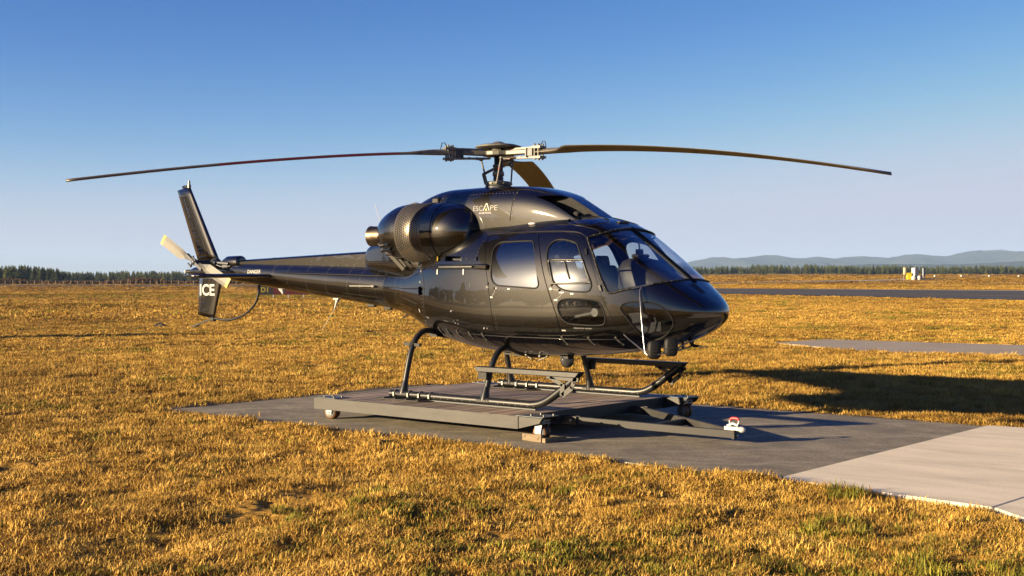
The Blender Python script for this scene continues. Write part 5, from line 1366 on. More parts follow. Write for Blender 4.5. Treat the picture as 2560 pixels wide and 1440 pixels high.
# wooden chock at the front castor
ck = empty('wheel_chock', (0,0,0), 'pale wooden chock nailed from two offcuts in front of the near dolly castor', 'chock')
Rz = Matrix.Translation((1.93,-1.60,0)) @ Matrix.Rotation(R(-6), 4, 'Z')
mb = MB(); mb.box((-.17,-.055,.001),(.13,-.005,.085), 0, Rz); o = mb.build('chock_block', [M['pine']], ck, bevel=.004)
mb = MB(); mb.box((.135,-.045,.001),(.185,.30,.052), 0, Rz); o = mb.build('chock_stop', [M['pine']], ck, bevel=.004)
mb = MB()
for a, b in ((-.13,.05),(-.115,.06),(.08,.03),(.10,.06),(.09,.045)): mb.ball(Rz @ Vector((a,-.056,b)), .006, 6, 4)
mb.build('nail_heads', [M['black']], ck)['kind'] = 'stuff'
# ------------------------------------------------------------------ airfield beyond
def ux(u, d): return (u - 1280) / 3183.0 * d            # picture column at depth d -> metres to the right
TN = [(14.0,118),(17.9,113.7),(24.2,107),(31.8,99.1),(36.5,90.9),(42.2,82.8),(56,68)]
TF = [(16.0,143),(21.9,139.2),(30.1,132.9),(40.6,126.7),(49.4,123),(59.9,117.7),(80,106)]
strip('taxiway', TN, TF, M['tar'], .04)
mixp = lambda a, b, t: [tuple(np.array(p) * (1 - t) + np.array(q) * t) for p, q in zip(a, b)]
M['taxiline'] = simple('worn_yellow_line', (.22, .13, .03), .8, 0, 0, 3, .3)
strip('taxiway_line', mixp(TN, TF, .36), mixp(TN, TF, .385), M['taxiline'], .055)
strip('concrete_strip', [(30,133.4),(40.4,127.1),(49.2,123.4),(59.7,118.2)], [(32,134.6),(43,129.4),(53.5,126.6),(66,122.5)], M['oldconcrete'], .06)
strip('road', [(18,166),(29.9,172.8),(40.5,178.8),(59.2,192.4),(70.3,212),(112,310)], [(17,170),(30.6,177.4),(41.9,185.4),(56.7,199.1),(72.8,232.7),(122,346)], M['oldconcrete'], .06)
strip('road', [(72,214),(112,310),(230,600)], [(74,236),(126,350),(290,760)], M['tar'], .09)
strip('taxiway', [(-130,240),(-96.5,236),(-63.8,228),(-33.5,219),(-10,208)], [(-170,345),(-125,318),(-85,300),(-44.2,284),(-20,276)], M['tar'], .05)
strip('shadow_strip', [(-75,152.5),(-63,156),(-50.2,162.5),(-31,169.5),(-24,171)], [(-75,154.5),(-63,158.5),(-50.2,165.5),(-31,171.5),(-24,172)], M['dirt_shadow'], .03)  # dark strip painted in for a shadow line across the grass

# hills
RL = [(1250,682),(1400,678),(1560,670),(1650,662),(1713,657),(1780,643),(1811,642.6),(1836,646),(1871,643),(1906,638),(1941,638),(1969,642.6),(2012,646),(2043,640.5),(2085,647),(2117,643),(2152,640),(2222,644),(2258,638),(2293,635),(2328,638),(2367,640.5),(2398,633),(2433,625.7),(2469,625.7),(2500,623),(2532,629),(2560,631),(2650,640),(2800,648),(3100,660),(3600,675)]
def hills(name, RLp, d0, front, back, seed, mat, rough=1.0):
    us = np.linspace(RLp[0][0], RLp[-1][0], 320); yy = np.interp(us, [a for a, b in RLp], [b for a, b in RLp])
    yy = yy + (fbm(us * .07 + seed, us * 0 + 3.3, 5) - .5) * 4 * rough
    hz = CAMZ + (690.6 - yy) * d0 / 3183.0; v = []; f = []; rows = 26
    for i, u in enumerate(us):
        for k in range(rows):
            t = k / (rows - 1)
            if t <= .72: s_ = t / .72; d = front + (d0 - front) * s_; h = s_ ** 1.25
            else: s_ = (t - .72) / .28; d = d0 + (back - d0) * s_; h = 1 - s_
            X = ux(u, d0) * (d / d0) ** .25
            fold = (fbm(X * .006 + seed, d * .0013, 5) - .5) * 1.1 * hz[i] * (4 * min(h, 1 - h) if t <= .72 else 0)
            w = c2w(X, d); v.append((w[0], w[1], -2 + max(0, hz[i] + 2) * h + fold * .55))
    for i in range(len(us) - 1):
        for k in range(rows - 1): f.append((i*rows+k, (i+1)*rows+k, (i+1)*rows+k+1, i*rows+k+1))
    me = mesh(name, v, f, mat, True)
    if me.polygons[5].normal.z < 0: me.flip_normals()
    return tag(obj(name, me), kind='structure')
def hill_mat():
    m, nt, b = nodes('forested_hill'); L = nt.links.new
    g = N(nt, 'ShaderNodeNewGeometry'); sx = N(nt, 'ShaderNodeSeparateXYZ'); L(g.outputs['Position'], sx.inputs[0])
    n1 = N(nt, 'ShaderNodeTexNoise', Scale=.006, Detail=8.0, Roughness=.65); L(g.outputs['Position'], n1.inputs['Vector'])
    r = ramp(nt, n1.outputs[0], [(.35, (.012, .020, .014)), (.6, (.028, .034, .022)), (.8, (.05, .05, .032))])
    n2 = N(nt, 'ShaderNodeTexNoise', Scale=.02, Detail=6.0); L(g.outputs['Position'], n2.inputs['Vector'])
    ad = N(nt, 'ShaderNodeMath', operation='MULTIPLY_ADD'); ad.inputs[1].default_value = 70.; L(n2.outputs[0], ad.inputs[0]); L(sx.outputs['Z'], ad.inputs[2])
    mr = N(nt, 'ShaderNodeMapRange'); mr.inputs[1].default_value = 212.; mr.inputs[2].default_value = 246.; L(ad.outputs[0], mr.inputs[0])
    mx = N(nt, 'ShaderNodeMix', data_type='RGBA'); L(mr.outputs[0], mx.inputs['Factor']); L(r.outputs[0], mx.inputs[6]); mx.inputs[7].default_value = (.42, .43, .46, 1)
    L(mx.outputs[2], b.inputs['Base Color']); b.inputs['Roughness'].default_value = .95; b.inputs['Specular IOR Level'].default_value = .1
    return m
M['hill'] = hill_mat()
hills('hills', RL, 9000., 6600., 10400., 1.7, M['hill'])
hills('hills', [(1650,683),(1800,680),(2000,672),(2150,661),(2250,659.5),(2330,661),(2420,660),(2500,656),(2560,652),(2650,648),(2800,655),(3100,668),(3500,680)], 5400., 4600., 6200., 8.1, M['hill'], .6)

# ---- scattering with real instances
def scatter(name, P, rot, scl, var, coll, label=None, cat=None):
    me = bpy.data.meshes.new(name); P = np.asarray(P, float)
    me.vertices.add(len(P)); me.vertices.foreach_set('co', P.ravel())
    a = me.attributes.new('rot', 'FLOAT_VECTOR', 'POINT'); a.data.foreach_set('vector', np.asarray(rot, float).ravel())
    a = me.attributes.new('scl', 'FLOAT_VECTOR', 'POINT'); a.data.foreach_set('vector', np.asarray(scl, float).ravel())
    a = me.attributes.new('var', 'INT', 'POINT'); a.data.foreach_set('value', np.asarray(var, np.int32))
    o = tag(obj(name, me), label, cat, None, 'stuff')
    ng = bpy.data.node_groups.new(name + '_scatter', 'GeometryNodeTree')
    ng.interface.new_socket('Geometry', in_out='INPUT', socket_type='NodeSocketGeometry'); ng.interface.new_socket('Geometry', in_out='OUTPUT', socket_type='NodeSocketGeometry')
    gi, go = ng.nodes.new('NodeGroupInput'), ng.nodes.new('NodeGroupOutput')
    ip_ = ng.nodes.new('GeometryNodeInstanceOnPoints'); ci = ng.nodes.new('GeometryNodeCollectionInfo')
    ci.inputs['Collection'].default_value = coll; ci.inputs['Separate Children'].default_value = True; ci.inputs['Reset Children'].default_value = True
    def na(n, t):
        q = ng.nodes.new('GeometryNodeInputNamedAttribute'); q.data_type = t; q.inputs['Name'].default_value = n; return q.outputs['Attribute']
    L = ng.links.new
    L(gi.outputs[0], ip_.inputs['Points']); L(ci.outputs[0], ip_.inputs['Instance']); ip_.inputs['Pick Instance'].default_value = True
    L(na('var', 'INT'), ip_.inputs['Instance Index'])
    er = ng.nodes.new('FunctionNodeEulerToRotation'); L(na('rot', 'FLOAT_VECTOR'), er.inputs[0]); L(er.outputs[0], ip_.inputs['Rotation'])
    L(na('scl', 'FLOAT_VECTOR'), ip_.inputs['Scale']); L(ip_.outputs[0], go.inputs[0])
    md = o.modifiers.new('scatter', 'NODES'); md.node_group = ng
    return o
def source(name, meshes):
    c = bpy.data.collections.new(name)
    for i, me in enumerate(meshes):
        o = bpy.data.objects.new('%s_%02d' % (name, i), me); c.objects.link(o)
    return c
def foliage_mat(name, a, b, c):
    m, nt, bs = nodes(name); L = nt.links.new
    oi = N(nt, 'ShaderNodeObjectInfo'); tc = N(nt, 'ShaderNodeTexCoord'); nz = N(nt, 'ShaderNodeTexNoise', Scale=2.2, Detail=3.0); L(tc.outputs['Object'], nz.inputs['Vector'])
    ad = N(nt, 'ShaderNodeMath', operation='ADD'); L(nz.outputs[0], ad.inputs[0]); L(oi.outputs['Random'], ad.inputs[1])
    hf_ = N(nt, 'ShaderNodeMath', operation='MULTIPLY'); hf_.inputs[1].default_value = .5; L(ad.outputs[0], hf_.inputs[0])
    r = ramp(nt, hf_.outputs[0], [(.2, a), (.5, b), (.8, c)]); L(r.outputs[0], bs.inputs['Base Color'])
    bs.inputs['Roughness'].default_value = .85; bs.inputs['Specular IOR Level'].default_value = .2
    return m
M['pineleaf'] = foliage_mat('pine_needles', (.020, .030, .009), (.048, .060, .015), (.090, .095, .024))
M['leaf'] = foliage_mat('evergreen_leaves', (.012, .020, .010), (.024, .034, .014), (.040, .052, .020))
M['scrub'] = foliage_mat('dead_scrub', (.030, .016, .008), (.055, .030, .015), (.09, .052, .028))
M['bark'] = simple('bark', (.06, .045, .03), .9)
def conifer(seed, w=.16, levels=15):
    r_ = random.Random(seed); mb = MB(); mb.tube([(0,0,-.02),(0,0,.5),(0,0,.97)], [.016,.010,.002], 5, 1)
    for i in range(levels):
        t = i / (levels - 1); z = .08 + .88 * t; rad_ = w * (1 - t) ** .72 * r_.uniform(.75, 1.18) + .008; nb = 9 if t < .6 else 6
        off = r_.uniform(0, 6)
        for k in range(nb):
            a = off + 2 * math.pi * k / nb + r_.uniform(-.25, .25); R_ = rad_ * r_.uniform(.6, 1.25); da = .34 * r_.uniform(.8, 1.3)
            u = Vector((math.cos(a), math.sin(a), 0)); s_ = Vector((-u.y, u.x, 0)); zz = z + r_.uniform(-.02, .02); dr = r_.uniform(.02, .06)
            mb.add([Vector((0,0,zz+.05)), u*R_*.55 - s_*R_*da + Vector((0,0,zz-.005)), u*R_ + Vector((0,0,zz-dr+.03)), u*R_*.55 + s_*R_*da + Vector((0,0,zz-.005))], [(0,1,2),(0,2,3)], 0)
    return mb.me('conifer', [M['pineleaf'], M['bark']], False)
def broad(seed, nleaf=900, shape=(.40,.40,.42), zc=.58, lf=.035):
    """crown of leaf-sized faces gathered in uneven clumps, with trunk and limbs; unit height"""
    r_ = random.Random(seed); cl = []
    for i in range(16):
        while True:
            p = Vector((r_.uniform(-1,1), r_.uniform(-1,1), r_.uniform(-1,1)))
            if p.length < 1: break
        cl.append((Vector((p.x*shape[0]*.75, p.y*shape[1]*.75, zc + p.z*shape[2]*.75)), r_.uniform(.09,.18)))
    crown = MB()
    for i in range(nleaf):
        c, r0 = r_.choice(cl); d = Vector((r_.gauss(0,1), r_.gauss(0,1), r_.gauss(0,1))).normalized() * r0 * r_.uniform(.55, 1.05)
        p = c + d; a = Vector((r_.gauss(0,1), r_.gauss(0,1), r_.gauss(0,.6))).normalized(); b = a.cross(Vector((r_.gauss(0,1), r_.gauss(0,1), r_.gauss(0,1)))).normalized(); s_ = lf * r_.uniform(.6, 1.3)
        crown.add([p - a*s_, p + b*s_*.6, p + a*s_, p - b*s_*.6], [(0,1,2,3)], 0)
    tr_ = MB(); tr_.tube([(0,0,-.02),(.01,0,.18),(0,.01,.40),(.01,0,.62)], [.035,.026,.018,.006], 7)
    for c, r0 in cl[:9]: tr_.tube([(0,0,.25 + .1*r_.random()), tuple(Vector((0,0,.33)).lerp(c, .6)), tuple(c)], [.012,.008,.003], 5)
    return crown.me('crown', [M['leaf']], False), tr_.me('trunk', [M['bark']])
CON = source('conifer_source', [conifer(s, w) for s, w in ((1,.17),(2,.14),(3,.20),(4,.16),(5,.13),(6,.18))])
def forest(name, label, u0, u1, d0, d1, n, h0, h1, ybase=None, seed=1, hfun=None):
    g = np.random.default_rng(seed); P = []; Rr = []; S = []; V = []
    for i in range(n):
        u = g.uniform(u0, u1); d = d0 + (d1 - d0) * g.random() ** 1.3; X = ux(u, d); h = g.uniform(h0, h1) * (1 if hfun is None else hfun(u))
        w = c2w(X, d); P.append((w[0], w[1], zfar(X, d) - .2)); Rr.append((0, 0, g.uniform(0, 6.28))); s_ = h * g.uniform(.85, 1.25); S.append((s_ * 1.8, s_ * 1.8, h)); V.append(g.integers(0, 6))
    return scatter(name, P, Rr, S, V, CON, label, 'forest')
forest('pine_forest', 'band of dark green pines along the field edge on the right, below the hills', 1560, 2860, 1000, 1180, 1500, 6.2, 8.8, seed=2, hfun=lambda u: .86 + .3 * float(fbm(np.array(u * .013), np.array(4.), 3)) + (.12 if 1880 < u < 2120 else 0))
forest('pine_forest', 'hazy pine plantation far behind the scrub fence on the left', -250, 1620, 760, 980, 1900, 6.4, 8.3, seed=3, hfun=lambda u: .78 + .42 * float(fbm(np.array(u * .016), np.array(9.), 3)))
forest('pine_forest', 'dense dark pines at the far left edge, nearer than the plantation', -300, 150, 560, 700, 620, 6.0, 8.2, seed=4, hfun=lambda u: 1.06 - .22 * max(0, (u - 90) / 60))
# single trees that stand out on the left
for (u, d, h, wdt, lab, sd) in ((385,700,7.2,1.05,'round dark evergreen tree standing alone left of the helicopter fin',11),(214,760,6.6,1.75,'broad dark evergreen tree left of the round one, before the plantation',12),(148,650,7.2,1.25,'dark rounded tree closing the right end of the near pines',13),(262,640,2.6,2.2,'low dark bush behind the scrub fence between two trees',14),(330,700,4.6,1.4,'small dark tree just left of the round evergreen',15),(452,720,5.0,1.3,'small dark tree just behind the tail rotor blade',16)):
    X = ux(u, d); w = c2w(X, d); t_ = empty('evergreen_tree', (w[0], w[1], zfar(X, d) - .1), lab, 'tree', 'trees standing before the plantation')
    t_.scale = (h * wdt, h * wdt, h); a, b = broad(sd, 700, (.40,.40,.46), .50, .05)
    obj('crown', a, t_); obj('trunk', b, t_)
# trees off to the photographer's left, seen as reflections in the black paint
g = np.random.default_rng(5); BR_ = source('grove_source', [conifer(21,.17,18), conifer(22,.2,18), *(x for s in (31,32,33) for x in [broad(s, 1100, (.42,.42,.45), .55, .045)[0]])])
P = []; Rr = []; S = []; V = []
for i in range(120):
    dd = g.uniform(-75, 62); X = -78 - 26 * g.random() - .25 * abs(dd); vv = g.integers(0, 5); h = g.uniform(6.0, 9.6) * (1.2 if -14 < dd < 10 else 1.0)
    w = c2w(X, dd); P.append((w[0], w[1], -.1)); Rr.append((0, 0, g.uniform(0, 6.28))); s_ = h * (1.15 if vv > 1 else 1.3); S.append((s_, s_, h)); V.append(vv)
scatter('shelter_belt', P, Rr, S, V, BR_, 'mixed shelter belt of trees to the left of the airfield', 'trees')
# one slim tree out of frame whose shadow lies across the grass at the left
sp = c2w(-61.5, 20.0); t_ = empty('slim_tree', (sp[0], sp[1], -.05), 'slim columnar tree standing in front of the shelter belt', 'tree'); t_.scale = (5.2, 5.2, 11.5); a, b = broad(43, 3200, (.09,.09,.50), .50, .06); obj('crown', a, t_); obj('trunk', b, t_)

# scrub and post fence on the left
cl_ = []
def scrubclump(seed):
    r_ = random.Random(seed); mb = MB()
    for i in range(170):
        a = r_.uniform(0, 6.28); b0 = Vector((r_.gauss(0,.5), r_.gauss(0,.35), 0)); hh = r_.uniform(.4, 1.0) * (1 - .35 * min(1, b0.length)); d = Vector((r_.gauss(0,.2), r_.gauss(0,.2), 1)).normalized()
        s_ = Vector((math.cos(a), math.sin(a), 0)) * .05; tip = b0 + d * hh; mid = b0 + d * hh * .55
        mb.add([b0 - s_*.4, b0 + s_*.4, mid + s_, tip, mid - s_], [(0,1,2,3,4)], 0)
    return mb.me('scrub', [M['scrub']], False)
SCR = source('scrub_source', [scrubclump(s) for s in range(4)])
g = np.random.default_rng(9); P = []; Rr = []; S = []; V = []
for i in range(900):
    u = g.uniform(-150, 1300); d = 384 + 14 * g.random(); dens = fbm(np.array(u * .018), np.array(7.7), 3)
    if g.random() > .25 + 1.3 * dens: continue
    X = ux(u, d); w = c2w(X, d); P.append((w[0], w[1], zfar(X, d))); Rr.append((0, 0, g.uniform(0, 6.28))); h = g.uniform(.8, 1.7) * (.7 + .8 * dens) * (1.35 if 330 < u < 400 or u < 60 else 1); S.append((h*1.3, h*1.3, h)); V.append(g.integers(0, 4))
scatter('dry_scrub', P, Rr, S, V, SCR, 'rusty brown dead scrub growing along the left fence', 'scrub')
M['post'] = simple('weathered_post', (.12, .10, .075), .85)
def fence(label, u0, u1, d, n, h, w_, tilt=0.):
    o = empty('post_fence', tuple(c2w(ux((u0+u1)/2, d), d)) + (zfar(ux((u0+u1)/2, d), d),), label, 'fence')
    mb = MB(); mb.box((-w_/2,-w_/2,-.1),(w_/2,w_/2,h)); pm_ = mb.me('post', [M['post']]); bx = o.location.copy(); pts = []
    for i in range(n):
        u = u0 + (u1 - u0) * i / (n - 1) + random.uniform(-1.2, 1.2); dd = d + tilt * (u - u0); X = ux(u, dd); w = c2w(X, dd); z = zfar(X, dd)
        obj('post', pm_, o, (w[0]-bx.x, w[1]-bx.y, z-bx.z), (random.uniform(-.05,.05), random.uniform(-.05,.05), 0)); pts.append((w[0]-bx.x, w[1]-bx.y, z-bx.z))
    for hh in (.35*h, .65*h, .93*h):
        mb = MB(); mb.tube([(a, b, c+hh) for a, b, c in pts], .006, 3); mb.build('wire', [M['alu']], o)
    return o
fence('post and wire fence along the brown scrub on the left', -40, 700, 381, 42, 1.15, .16)
fence('distant post fence at the foot of the right-hand pines', 1700, 2130, 960, 64, 1.4, .20)

# fuelling point far right
def place(u, d): X = ux(u, d); w = c2w(X, d); return Vector((w[0], w[1], zfar(X, d) + .0))
DF = 199.
def face_rot(): return TH
binroot = empty('wheelie_bin', place(2272, DF), 'bright yellow wheelie bin beside the white fuel cabinet', 'bin'); binroot.rotation_euler = (0, 0, TH)
M['binyellow'] = simple('yellow_plastic', (.45, .36, .008), .4)
mb = MB(); mb.add([(-.30,-.28,.08),(.30,-.28,.08),(.30,.28,.08),(-.30,.28,.08),(-.40,-.36,1.05),(.40,-.36,1.05),(.40,.36,1.05),(-.40,.36,1.05)], [(3,2,1,0),(4,5,6,7),(0,1,5,4),(1,2,6,5),(2,3,7,6),(3,0,4,7)]); mb.build('bin_body', [M['binyellow']], binroot, bevel=.03)
mb = MB(); mb.prism(roundpoly([(-.43,1.06),(.43,1.06),(.43,1.10),(0,1.17),(-.43,1.10)], .03, 2), 'y', -.40, .40); mb.build('bin_lid', [M['binyellow']], binroot)
for s_ in (-1, 1):
    mb = MB(); mb.cyl((s_*.26,.30,.10),(s_*.32,.30,.10),.10,14); mb.build('wheel', [M['black']], binroot)
pump = empty('fuel_cabinet', place(2287.5, DF), 'tall white fuel dispensing cabinet on the far right of the field', 'fuel cabinet'); pump.rotation_euler = (0, 0, TH + .55)
mb = MB(); mb.box((-.42,-.35,.05),(.42,.35,1.92)); mb.build('cabinet_body', [M['white']], pump, bevel=.02)
mb = MB(); mb.box((.4225,-.20,1.20),(.432,.20,1.35), 0); mb.box((.4225,-.20,.98),(.432,.20,1.14), 0); [p_.build('display', [M['black']], pump) for p_ in islands(mb)]
mb = MB(); mb.box((-.20,-.358,1.45),(-.08,-.3525,1.52)); mb.box((.05,-.358,1.22),(.18,-.3525,1.28)); [p_.build('cabinet_sticker', [M['red']], pump) for p_ in islands(mb)]
mb = MB(); mb.cyl((.1,0,1.92),(.1,0,2.25),.02,8); mb.build('cabinet_aerial', [M['alu']], pump)
for k, (u, lab) in enumerate(((2279.5,'black hose reel between the yellow bin and the white cabinet'),(2301.8,'black hose reel to the right of the white cabinet'))):
    hr = empty('hose_reel', place(u, DF), lab, 'hose reel'); hr.rotation_euler = (0, 0, TH + .5)
    mb = MB()
    for j in range(4): mb.tube([(math.cos(a)*(.30-.03*j), -.1+.05*j, .45+math.sin(a)*(.30-.03*j)) for a in np.linspace(0, 6.283, 21)[:-1]], .04, 6, 0, False, True, True)
    mb.build('hose', [M['black']], hr); mb = MB(); mb.bar((0,.0,0),(0,.0,.45),.12,.06,0,(1,0,0)); mb.cyl((0,-.15,.45),(0,.15,.45),.10,12); mb.build('reel_stand', [M['white']], hr)
for (u, s_, lab) in ((2284.5, .36, 'round white drum in front of the fuel cabinet'), (2298, .34, 'low white drum right of the fuel cabinet')):
    c_ = empty('white_drum', place(u, DF - .9), lab, 'drum'); mb = MB(); mb.lathe((0,0,0),(0,0,1),[(0,s_*.7),(.05,s_),(.55,s_*.95),(.68,s_*.6),(.72,.1)],18); mb.build('drum_body', [M['white']], c_); mb = MB(); mb.cyl((0,0,.70),(0,0,.76),.08,10); mb.build('drum_cap', [M['black']], c_)
tk = empty('vent_drum', place(2262, DF), 'tan upright cylinder on splayed legs left of the yellow bin', 'tank')
M['tan'] = simple('tan_steel', (.36, .28, .18), .6)
mb = MB(); mb.lathe((0,0,.85),(0,0,1),[(0,.20),(.02,.26),(1.10,.26),(1.13,.2)],18); mb.build('cylinder', [M['tan']], tk)
for a in (.4, 2.5, 4.6):
    mb = MB(); mb.bar((math.cos(a)*.2,math.sin(a)*.2,.86),(math.cos(a)*.5,math.sin(a)*.5,0),.05,.05); mb.build('leg', [M['alu']], tk)
pn = empty('notice_board', place(2309.5, DF), 'grey-blue upright panel on two legs right of the fuel cabinet', 'panel'); pn.rotation_euler = (0, 0, TH + .5)
M['bluegrey'] = simple('blue_grey_panel', (.16, .19, .23), .5)
mb = MB(); mb.box((-.22,-.12,.62),(.22,.12,1.86)); mb.build('panel_body', [M['bluegrey']], pn, bevel=.02)
for s_ in (-.17, .17):
    mb = MB(); mb.box((s_-.035,-.035,-.05),(s_+.035,.035,.62)); mb.build('leg', [M['white']], pn)
# white runway markers
for i, u in enumerate((2338, 2404.5, 2474, 2548)):
    d = 370.; X = ux(u, d); w = c2w(X, d); mk = empty('runway_marker', (w[0], w[1], zfar(X, d) + .0), ['leftmost white runway marker, nearest the fuel cabinet','second white runway marker from the fuel cabinet','third white runway marker from the fuel cabinet','rightmost white runway marker by the picture edge'][i], 'marker', 'white runway markers'); mk.rotation_euler = (0, 0, TH + .4)
    mb = MB(); mb.prism([(-.38,.30),(.38,.30),(.22,.62),(-.22,.62)], 'y', -.3, .3); mb.build('marker_top', [M['white']], mk)
    mb = MB(); mb.box((-.30,-.22,-.1),(-.16,.22,.30)); mb.box((.16,-.22,-.1),(.30,.22,.30)); [p_.build('marker_foot', [M['white']], mk) for p_ in islands(mb)]
# taxiway sign seen under the tail boom
SD = 116.; sgn = empty('taxiway_sign', place(707, SD), 'black and red taxiway sign with yellow D1 on white posts, seen under the tail boom', 'sign'); sgn.rotation_euler = (0, 0, TH + .12)
M['signred'] = simple('sign_red', (.055, .006, .008), .5); M['signblack'] = simple('sign_black', (.012, .014, .018), .5); M['signyellow'] = simple('sign_yellow', (.25, .21, .015), .5)
mb = MB(); mb.box((-2.28,-.06,.28),(-.87,.06,1.15)); mb.build('black_panel', [M['signblack']], sgn)
mb = MB(); mb.box((-.865,-.06,.28),(2.5,.06,1.15)); mb.build('red_panel', [M['signred']], sgn)
me = text_me('D1', .62, .012)
for v_ in me.vertices: v_.co = (v_.co.x - 1.98, -.063, v_.co.y + .52)
me.materials.append(M['signyellow']); obj('sign_letters', me, sgn)
for x in (-2.22,-.86,.5,1.85):
    mb = MB(); mb.box((x-.05,-.05,-.35),(x+.05,.05,.30)); mb.build('post', [M['white']], sgn)
# a dark crumpled cloth on the grass
cl0 = c2w(ux(400, 46.), 46.); r_ = random.Random(3); v = []; f = []
for i in range(13):
    for j in range(9):
        a, b = (i-6)/6*.22, (j-4)/4*.13; e = max(0, 1 - (a/.22)**2) * max(0, 1 - (b/.13)**2)
        v.append((a + r_.uniform(-.012,.012), b + r_.uniform(-.012,.012), .02 + .13 * e ** .5 * r_.uniform(.35, 1)))
for i in range(12):
    for j in range(8): f.append((i*9+j, (i+1)*9+j, (i+1)*9+j+1, i*9+j+1))
M['cloth'] = simple('dark_cloth', (.03, .032, .035), .9, 0, 0, 12, .8)
co = obj('crumpled_cloth', mesh('crumpled_cloth', v, f, M['cloth']), None, (cl0[0], cl0[1], float(ground_z(np.array(cl0[0]), np.array(cl0[1]))) + .02), (0, 0, TH)); tag(co, 'small crumpled dark cloth lying on the grass beyond the tail skid', 'cloth')
# ------------------------------------------------------------------ grass
def grass_mat(name, stops, gstops, gbias):
    m, nt, b = nodes(name); L = nt.links.new
    g = N(nt, 'ShaderNodeNewGeometry'); oi = N(nt, 'ShaderNodeObjectInfo')
    n1 = N(nt, 'ShaderNodeTexNoise', Scale=.35, Detail=6.0, Roughness=.6); n3 = N(nt, 'ShaderNodeTexNoise', Scale=1.7, Detail=3.0)
    for n in (n1, n3): L(g.outputs['Position'], n.inputs['Vector'])
    a = N(nt, 'ShaderNodeMath', operation='MULTIPLY_ADD'); a.inputs[1].default_value = 1.5; n3b = N(nt, 'ShaderNodeMath', operation='MULTIPLY_ADD'); n3b.inputs[1].default_value = .62; n3b.inputs[2].default_value = -.30; L(oi.outputs['Random'], n3b.inputs[0]); L(n3.outputs[0], a.inputs[0]); L(n3b.outputs[0], a.inputs[2])
    h = N(nt, 'ShaderNodeMath', operation='MULTIPLY'); h.inputs[1].default_value = .5; L(a.outputs[0], h.inputs[0])
    r1 = ramp(nt, h.outputs[0], stops); r2 = ramp(nt, h.outputs[0], gstops)
    gm_ = ramp(nt, n1.outputs[0], [(gbias, (0, 0, 0)), (gbias + .14, (.8, .8, .8))])
    mx = N(nt, 'ShaderNodeMix', data_type='RGBA'); L(gm_.outputs[0], mx.inputs['Factor']); L(r1.outputs[0], mx.inputs[6]); L(r2.outputs[0], mx.inputs[7])
    n4 = N(nt, 'ShaderNodeTexNoise', Scale=.07, Detail=5.0, Roughness=.6); L(g.outputs['Position'], n4.inputs['Vector'])
    big = ramp(nt, n4.outputs[0], [(.36, (.62, .57, .50)), (.52, (1.0, .98, .92)), (.66, (1.10, 1.06, 1.0))])
    m3 = N(nt, 'ShaderNodeMix', data_type='RGBA', blend_type='MULTIPLY'); m3.inputs['Factor'].default_value = 1.0; L(mx.outputs[2], m3.inputs[6]); L(big.outputs[0], m3.inputs[7])
    L(m3.outputs[2], b.inputs['Base Color']); b.inputs['Roughness'].default_value = .7; b.inputs['Specular IOR Level'].default_value = .25
    return m
DRY = [(.12, (.165, .090, .015)), (.38, (.372, .230, .045)), (.58, (.525, .350, .084)), (.85, (.63, .465, .165))]
GRN = [(.15, (.10, .080, .010)), (.5, (.23, .175, .022)), (.85, (.38, .29, .05))]
M['drygrass'] = grass_mat('dry_grass_blades', DRY, GRN, .62)
M['greengrass'] = grass_mat('green_grass_blades', [(.15, (.075, .075, .008)), (.5, (.17, .16, .017)), (.85, (.32, .27, .04))], GRN, .95)
def tuft(seed, nb, rad_, h0, h1, lean, wd, mat, seg=2):
    r_ = random.Random(seed); mb = MB()
    for i in range(nb):
        a = r_.uniform(0, 6.283); rr = rad_ * math.sqrt(r_.random()); p = Vector((math.cos(a)*rr, math.sin(a)*rr, -.008)); b = r_.uniform(0, 6.283)
        d = Vector((math.cos(b), math.sin(b), 0)); h = r_.uniform(h0, h1); ln = r_.uniform(.2, 1) * lean; s_ = Vector((-d.y, d.x, 0)) * wd * r_.uniform(.6, 1.3) * .5
        m1 = p + d * h * ln * .35 + Vector((0, 0, h * .6)); t1 = p + d * h * ln + Vector((0, 0, h * (1 - .45 * ln * ln * .6)))
        if seg == 2: mb.add([p - s_, p + s_, m1 + s_*.8, m1 - s_*.8, t1], [(0,1,2,3),(3,2,4)], 0)
        else: mb.add([p - s_, p + s_, t1], [(0,1,2)], 0)
    return mb.me('tuft', [mat], False)
near_t = [tuft(s, 70 - 6*s, .095, .010 + .002*s, .034 + .009*s, 1.5 - .15*s, .005, M['drygrass']) for s in range(5)] + [tuft(20+s, 44, .07, .022, .062, 1.0, .006, M['greengrass']) for s in range(2)] + [tuft(31, 30, .10, .10, .19, .8, .011, M['greengrass']), tuft(32, 10, .05, .05, .10, .8, .004, M['drygrass'])]
far_t = [tuft(50+s, 56, .17, .02, .058, 1.3, .017, M['drygrass'], 1) for s in range(4)] + [tuft(60, 46, .16, .025, .07, 1.0, .016, M['greengrass'], 1)]
NEAR = source('grass_tuft_near', near_t); FAR = source('grass_tuft_far', far_t)
